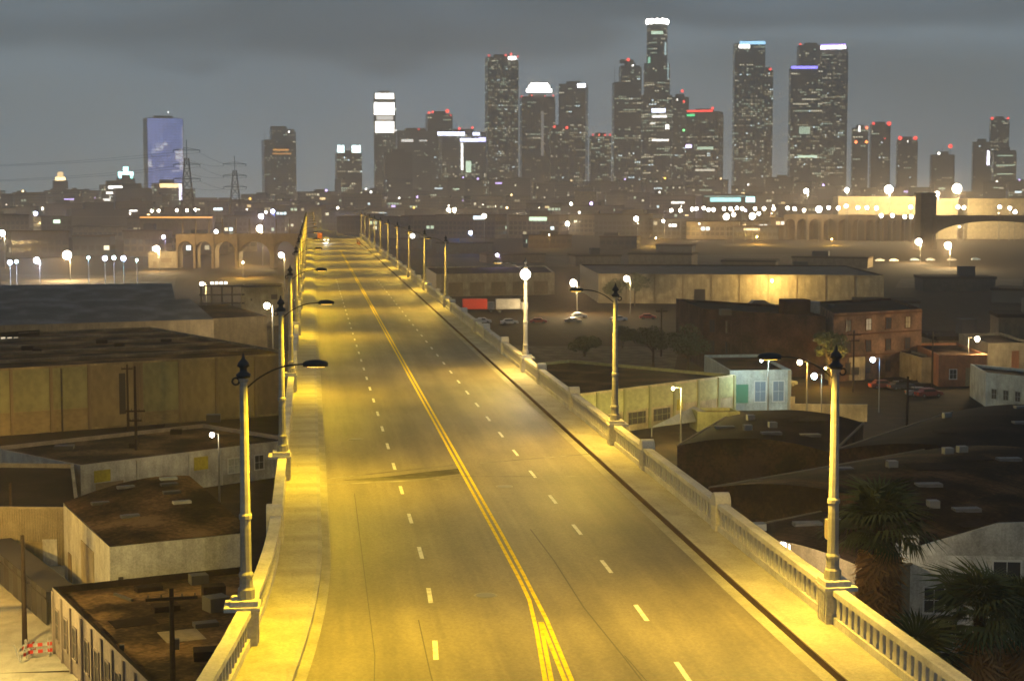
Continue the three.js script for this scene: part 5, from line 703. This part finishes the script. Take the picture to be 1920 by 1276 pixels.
{ // tallest tower: stacked rounds with a lit glass crown
  const [x, z, W, top] = [710, -3482.4, 64.5, 360.7], H = top - GROUND, t = thing('crown_tower', 'tallest round stepped tower with a dazzling white crown', 'tower', [x, GROUND, z], faceCam(x, z)), w = W;
  const tier = (r, a, b, n = 18) => { mesh('body', uvm(new THREE.CylinderGeometry(r, r, b - a, n).translate(0, (a + b) / 2, 0)), M.cityA, t); mesh('floor_band', join(Array.from({ length: Math.floor((b - a) / 8.2) }, (_, i) => new THREE.CylinderGeometry(r + 0.5, r + 0.5, 0.9, n).toNonIndexed().translate(0, a + 2 + i * 8.2, 0))), M.band, t); const lit = [[], [], [], []], dark = []; for (let y = a + 3; y < b - 5; y += 4.1) { let on = false, kd = 0; const p = 0.3 * (rnd() > 0.85 ? 2.4 : rnd() < 0.3 ? 0.3 : 1); for (let i = 0; i < n * 2; i++) { if (rnd() < 0.45) { on = rnd() < p; kd = Math.floor(rnd() * 3.2); } const q0 = (i + 0.15) / (n * 2) * 6.2832, q1 = (i + 0.85) / (n * 2) * 6.2832, R = r + 0.3; (on ? lit[kd] : dark).push(...quad([Math.sin(q0) * R, y, Math.cos(q0) * R], [Math.sin(q1) * R, y, Math.cos(q1) * R], [Math.sin(q1) * R, y + 2.5, Math.cos(q1) * R], [Math.sin(q0) * R, y + 2.5, Math.cos(q0) * R])); } } panes(dark, M.glass, 'window_panes', t); lit.forEach((l, i) => panes(l, winMats[i], 'lit_window_panes', t)); };
  tier(w * 0.5, 0, H - 140); tier(w * 0.42, H - 140, H - 75); tier(w * 0.33, H - 75, H);
  mesh('crown_drum', new THREE.CylinderGeometry(w * 0.3, w * 0.33, 6, 18).translate(0, H + 3, 0), M.band, t);
  for (let i = 0; i < 10; i++) { const a = i / 10 * 6.2832; mesh('crown_light', new THREE.SphereGeometry(5.6, 10, 8).translate(Math.sin(a) * w * 0.3, H + 10, Math.cos(a) * w * 0.3), glow(WHITE, 24), t); }
  mesh('crown_light_ring', new THREE.CylinderGeometry(w * 0.32, w * 0.32, 7, 18, 1, true).translate(0, H + 10, 0), glow(WHITE, 9), t);
  const s = (u, y, sw, sh, c, g, r) => mesh('sign_light', bx(sw, sh, 1.6, u, H + y, r), glow(c, g * 3), t);
  s(0, -14, 24, 6, GREENW, 0.7, w * 0.33); s(-16, -74, 5, 22, [0.4, 0.9, 0.6], 0.6, w * 0.3); s(22, -92, 4, 34, [0.5, 0.75, 0.8], 0.45, w * 0.24); s(17, -46, 4, 26, [0.6, 0.8, 0.8], 0.5, w * 0.24); s(4, -172, 28, 8, [0.75, 0.8, 1], 2.4, w * 0.5); s(6, -184, 30, 5, WHITE, 1.2, w * 0.5); s(8, -232, 34, 4, WHITE, 1.6, w * 0.5); s(22, -205, 8, 10, WHITE, 1.6, w * 0.46); s(-8, -198, 10, 3, WHITE, 1, w * 0.5);
}

// ---------------------------------------------------------------- the low city between the river and the towers
{
  const mats = [M.cityB, M.cityC, M.cityE, M.cityA, M.tan], names = ['brown', 'grey', 'tan', 'dark', 'ochre'];
  const groups = (D) => D > 2500 ? ['mid rise block with scattered lit windows at the foot of the towers', 'mid rise blocks below the towers'] : D > 1500 ? ['low block with a few lit windows in the hazy middle district', 'low blocks of the middle district'] : ['low shed in the dim district beyond the river', 'low sheds beyond the river'];
  const cosH = Math.cos(6.7134 * Math.PI / 180), sinH = Math.sin(6.7134 * Math.PI / 180);
  const place = (u, D) => [D * (sinH + u * cosH), -D * (cosH - u * sinH)];     // u: tangent of the bearing off the view axis
  const put = (u, D, w, h, dd, fill) => {
    const [x, z] = place(u, D), i = Math.floor(rnd() * 5), [lab, grp] = groups(D), t = thing('city_block', names[i] + ' ' + lab, 'building', [x, GROUND, z], faceCam(x, z) + rr(-0.4, 0.4), names[i] + ' ' + grp);
    mesh('wall', uvm(bx(w, h, dd, 0, h / 2, 0)), mats[i], t); mesh('roof', bx(w + 0.8, 0.8, dd + 0.8, 0, h + 0.1, 0), rnd() < 0.5 ? M.roofBrown : M.roofDark, t);
    if (rnd() < 0.7) mesh('roof_plant', bx(w * rr(0.15, 0.4), rr(2, 5), dd * 0.3, rr(-0.25, 0.25) * w, h + 1.5, 0), M.cityD, t);
    if (fill) { const g = new THREE.Group(); g.name = 'glazing'; t.add(g); glaze(g, w, dd, 2, h, fill, { fh: 4, cw: 3.6 }); }
    if (rnd() < 0.3 && D > 1200) mesh('sign_light', bx(w * rr(0.1, 0.35), rr(1.4, 3), 0.8, rr(-0.3, 0.3) * w, h * rr(0.55, 0.92), dd / 2 + 0.7), glow([WHITE, WARM, COOL, GREENW, VIOLET, WARM][Math.floor(rnd() * 6)], rr(1.2, 4)), t);
    if (rnd() < 0.22 && D > 900) mesh('roof_lamp', new THREE.SphereGeometry(rr(1.1, 1.8), 8, 6).translate(rr(-0.4, 0.4) * w, h + 2, dd * 0.3), glow([WHITE, WARM, VIOLET, SODIUM][Math.floor(rnd() * 4)], rr(4, 9)), t);
  };
  for (let u = -0.33; u < 0.34; u += rr(0.010, 0.017)) put(u, rr(2750, 3050), rr(30, 52), rr(36, 62) + (u > -0.1 ? 6 : -10), 30, 0.16);
  for (let u = -0.33; u < 0.34; u += rr(0.012, 0.022)) put(u, rr(2200, 2500), rr(28, 60), rr(24, 40), 30, 0.15);
  for (let u = -0.33; u < 0.34; u += rr(0.016, 0.028)) put(u, rr(1700, 1950), rr(26, 60), rr(16, 28), 30, 0.1);
  for (let u = -0.33; u < 0.34; u += rr(0.02, 0.04)) { const D = rr(1320, 1500); if (Math.abs(u + 0.105) > 0.02) put(u, D, rr(24, 55), rr(9, 19), 26, 0.05); }
  for (let u = -0.33; u < -0.15; u += rr(0.02, 0.035)) put(u, rr(900, 1060), rr(20, 34), rr(8, 15), 20, 0.06);
  for (let u = 0.262; u < 0.34; u += rr(0.03, 0.045)) put(u, rr(345, 420), rr(12, 18), rr(4, 6), 14, 0);
  for (let u = 0.13; u < 0.33; u += rr(0.03, 0.05)) put(u, rr(470, 640), rr(16, 30), rr(4, 6.5), 16, 0);
  for (let u = 0.0; u < 0.2; u += rr(0.035, 0.06)) put(u, rr(690, 880), rr(18, 36), rr(4, 6), 20, 0.02);
  for (let u = -0.06; u < 0.14; u += rr(0.03, 0.05)) put(u, rr(950, 1150), rr(20, 34), rr(5, 9), 18, 0.03);
  // loose street lamps in the haze
  for (let i = 0; i < 80; i++) { const u = rr(-0.31, 0.31), D = rr(1250, 2700), [x, z] = place(u, D); if (Math.abs(u + 0.105) < 0.03 && D < 1400) continue; const c = [WARM, WHITE, WARM, SODIUM, SODIUM, VIOLET, WARM][Math.floor(rnd() * 7)]; mastLamp('city_lamp', 'small glowing street lamp in the hazy low city', 'street lamp', [x, GROUND + rr(10, 24), z], c, 0.6 + 2.2 * rnd() ** 3, i % 2 ? 0 : P1 * 18, { group: 'street lamps of the low city', glow: 12, arm: 0 }); }
}
renderer.render(scene, camera);
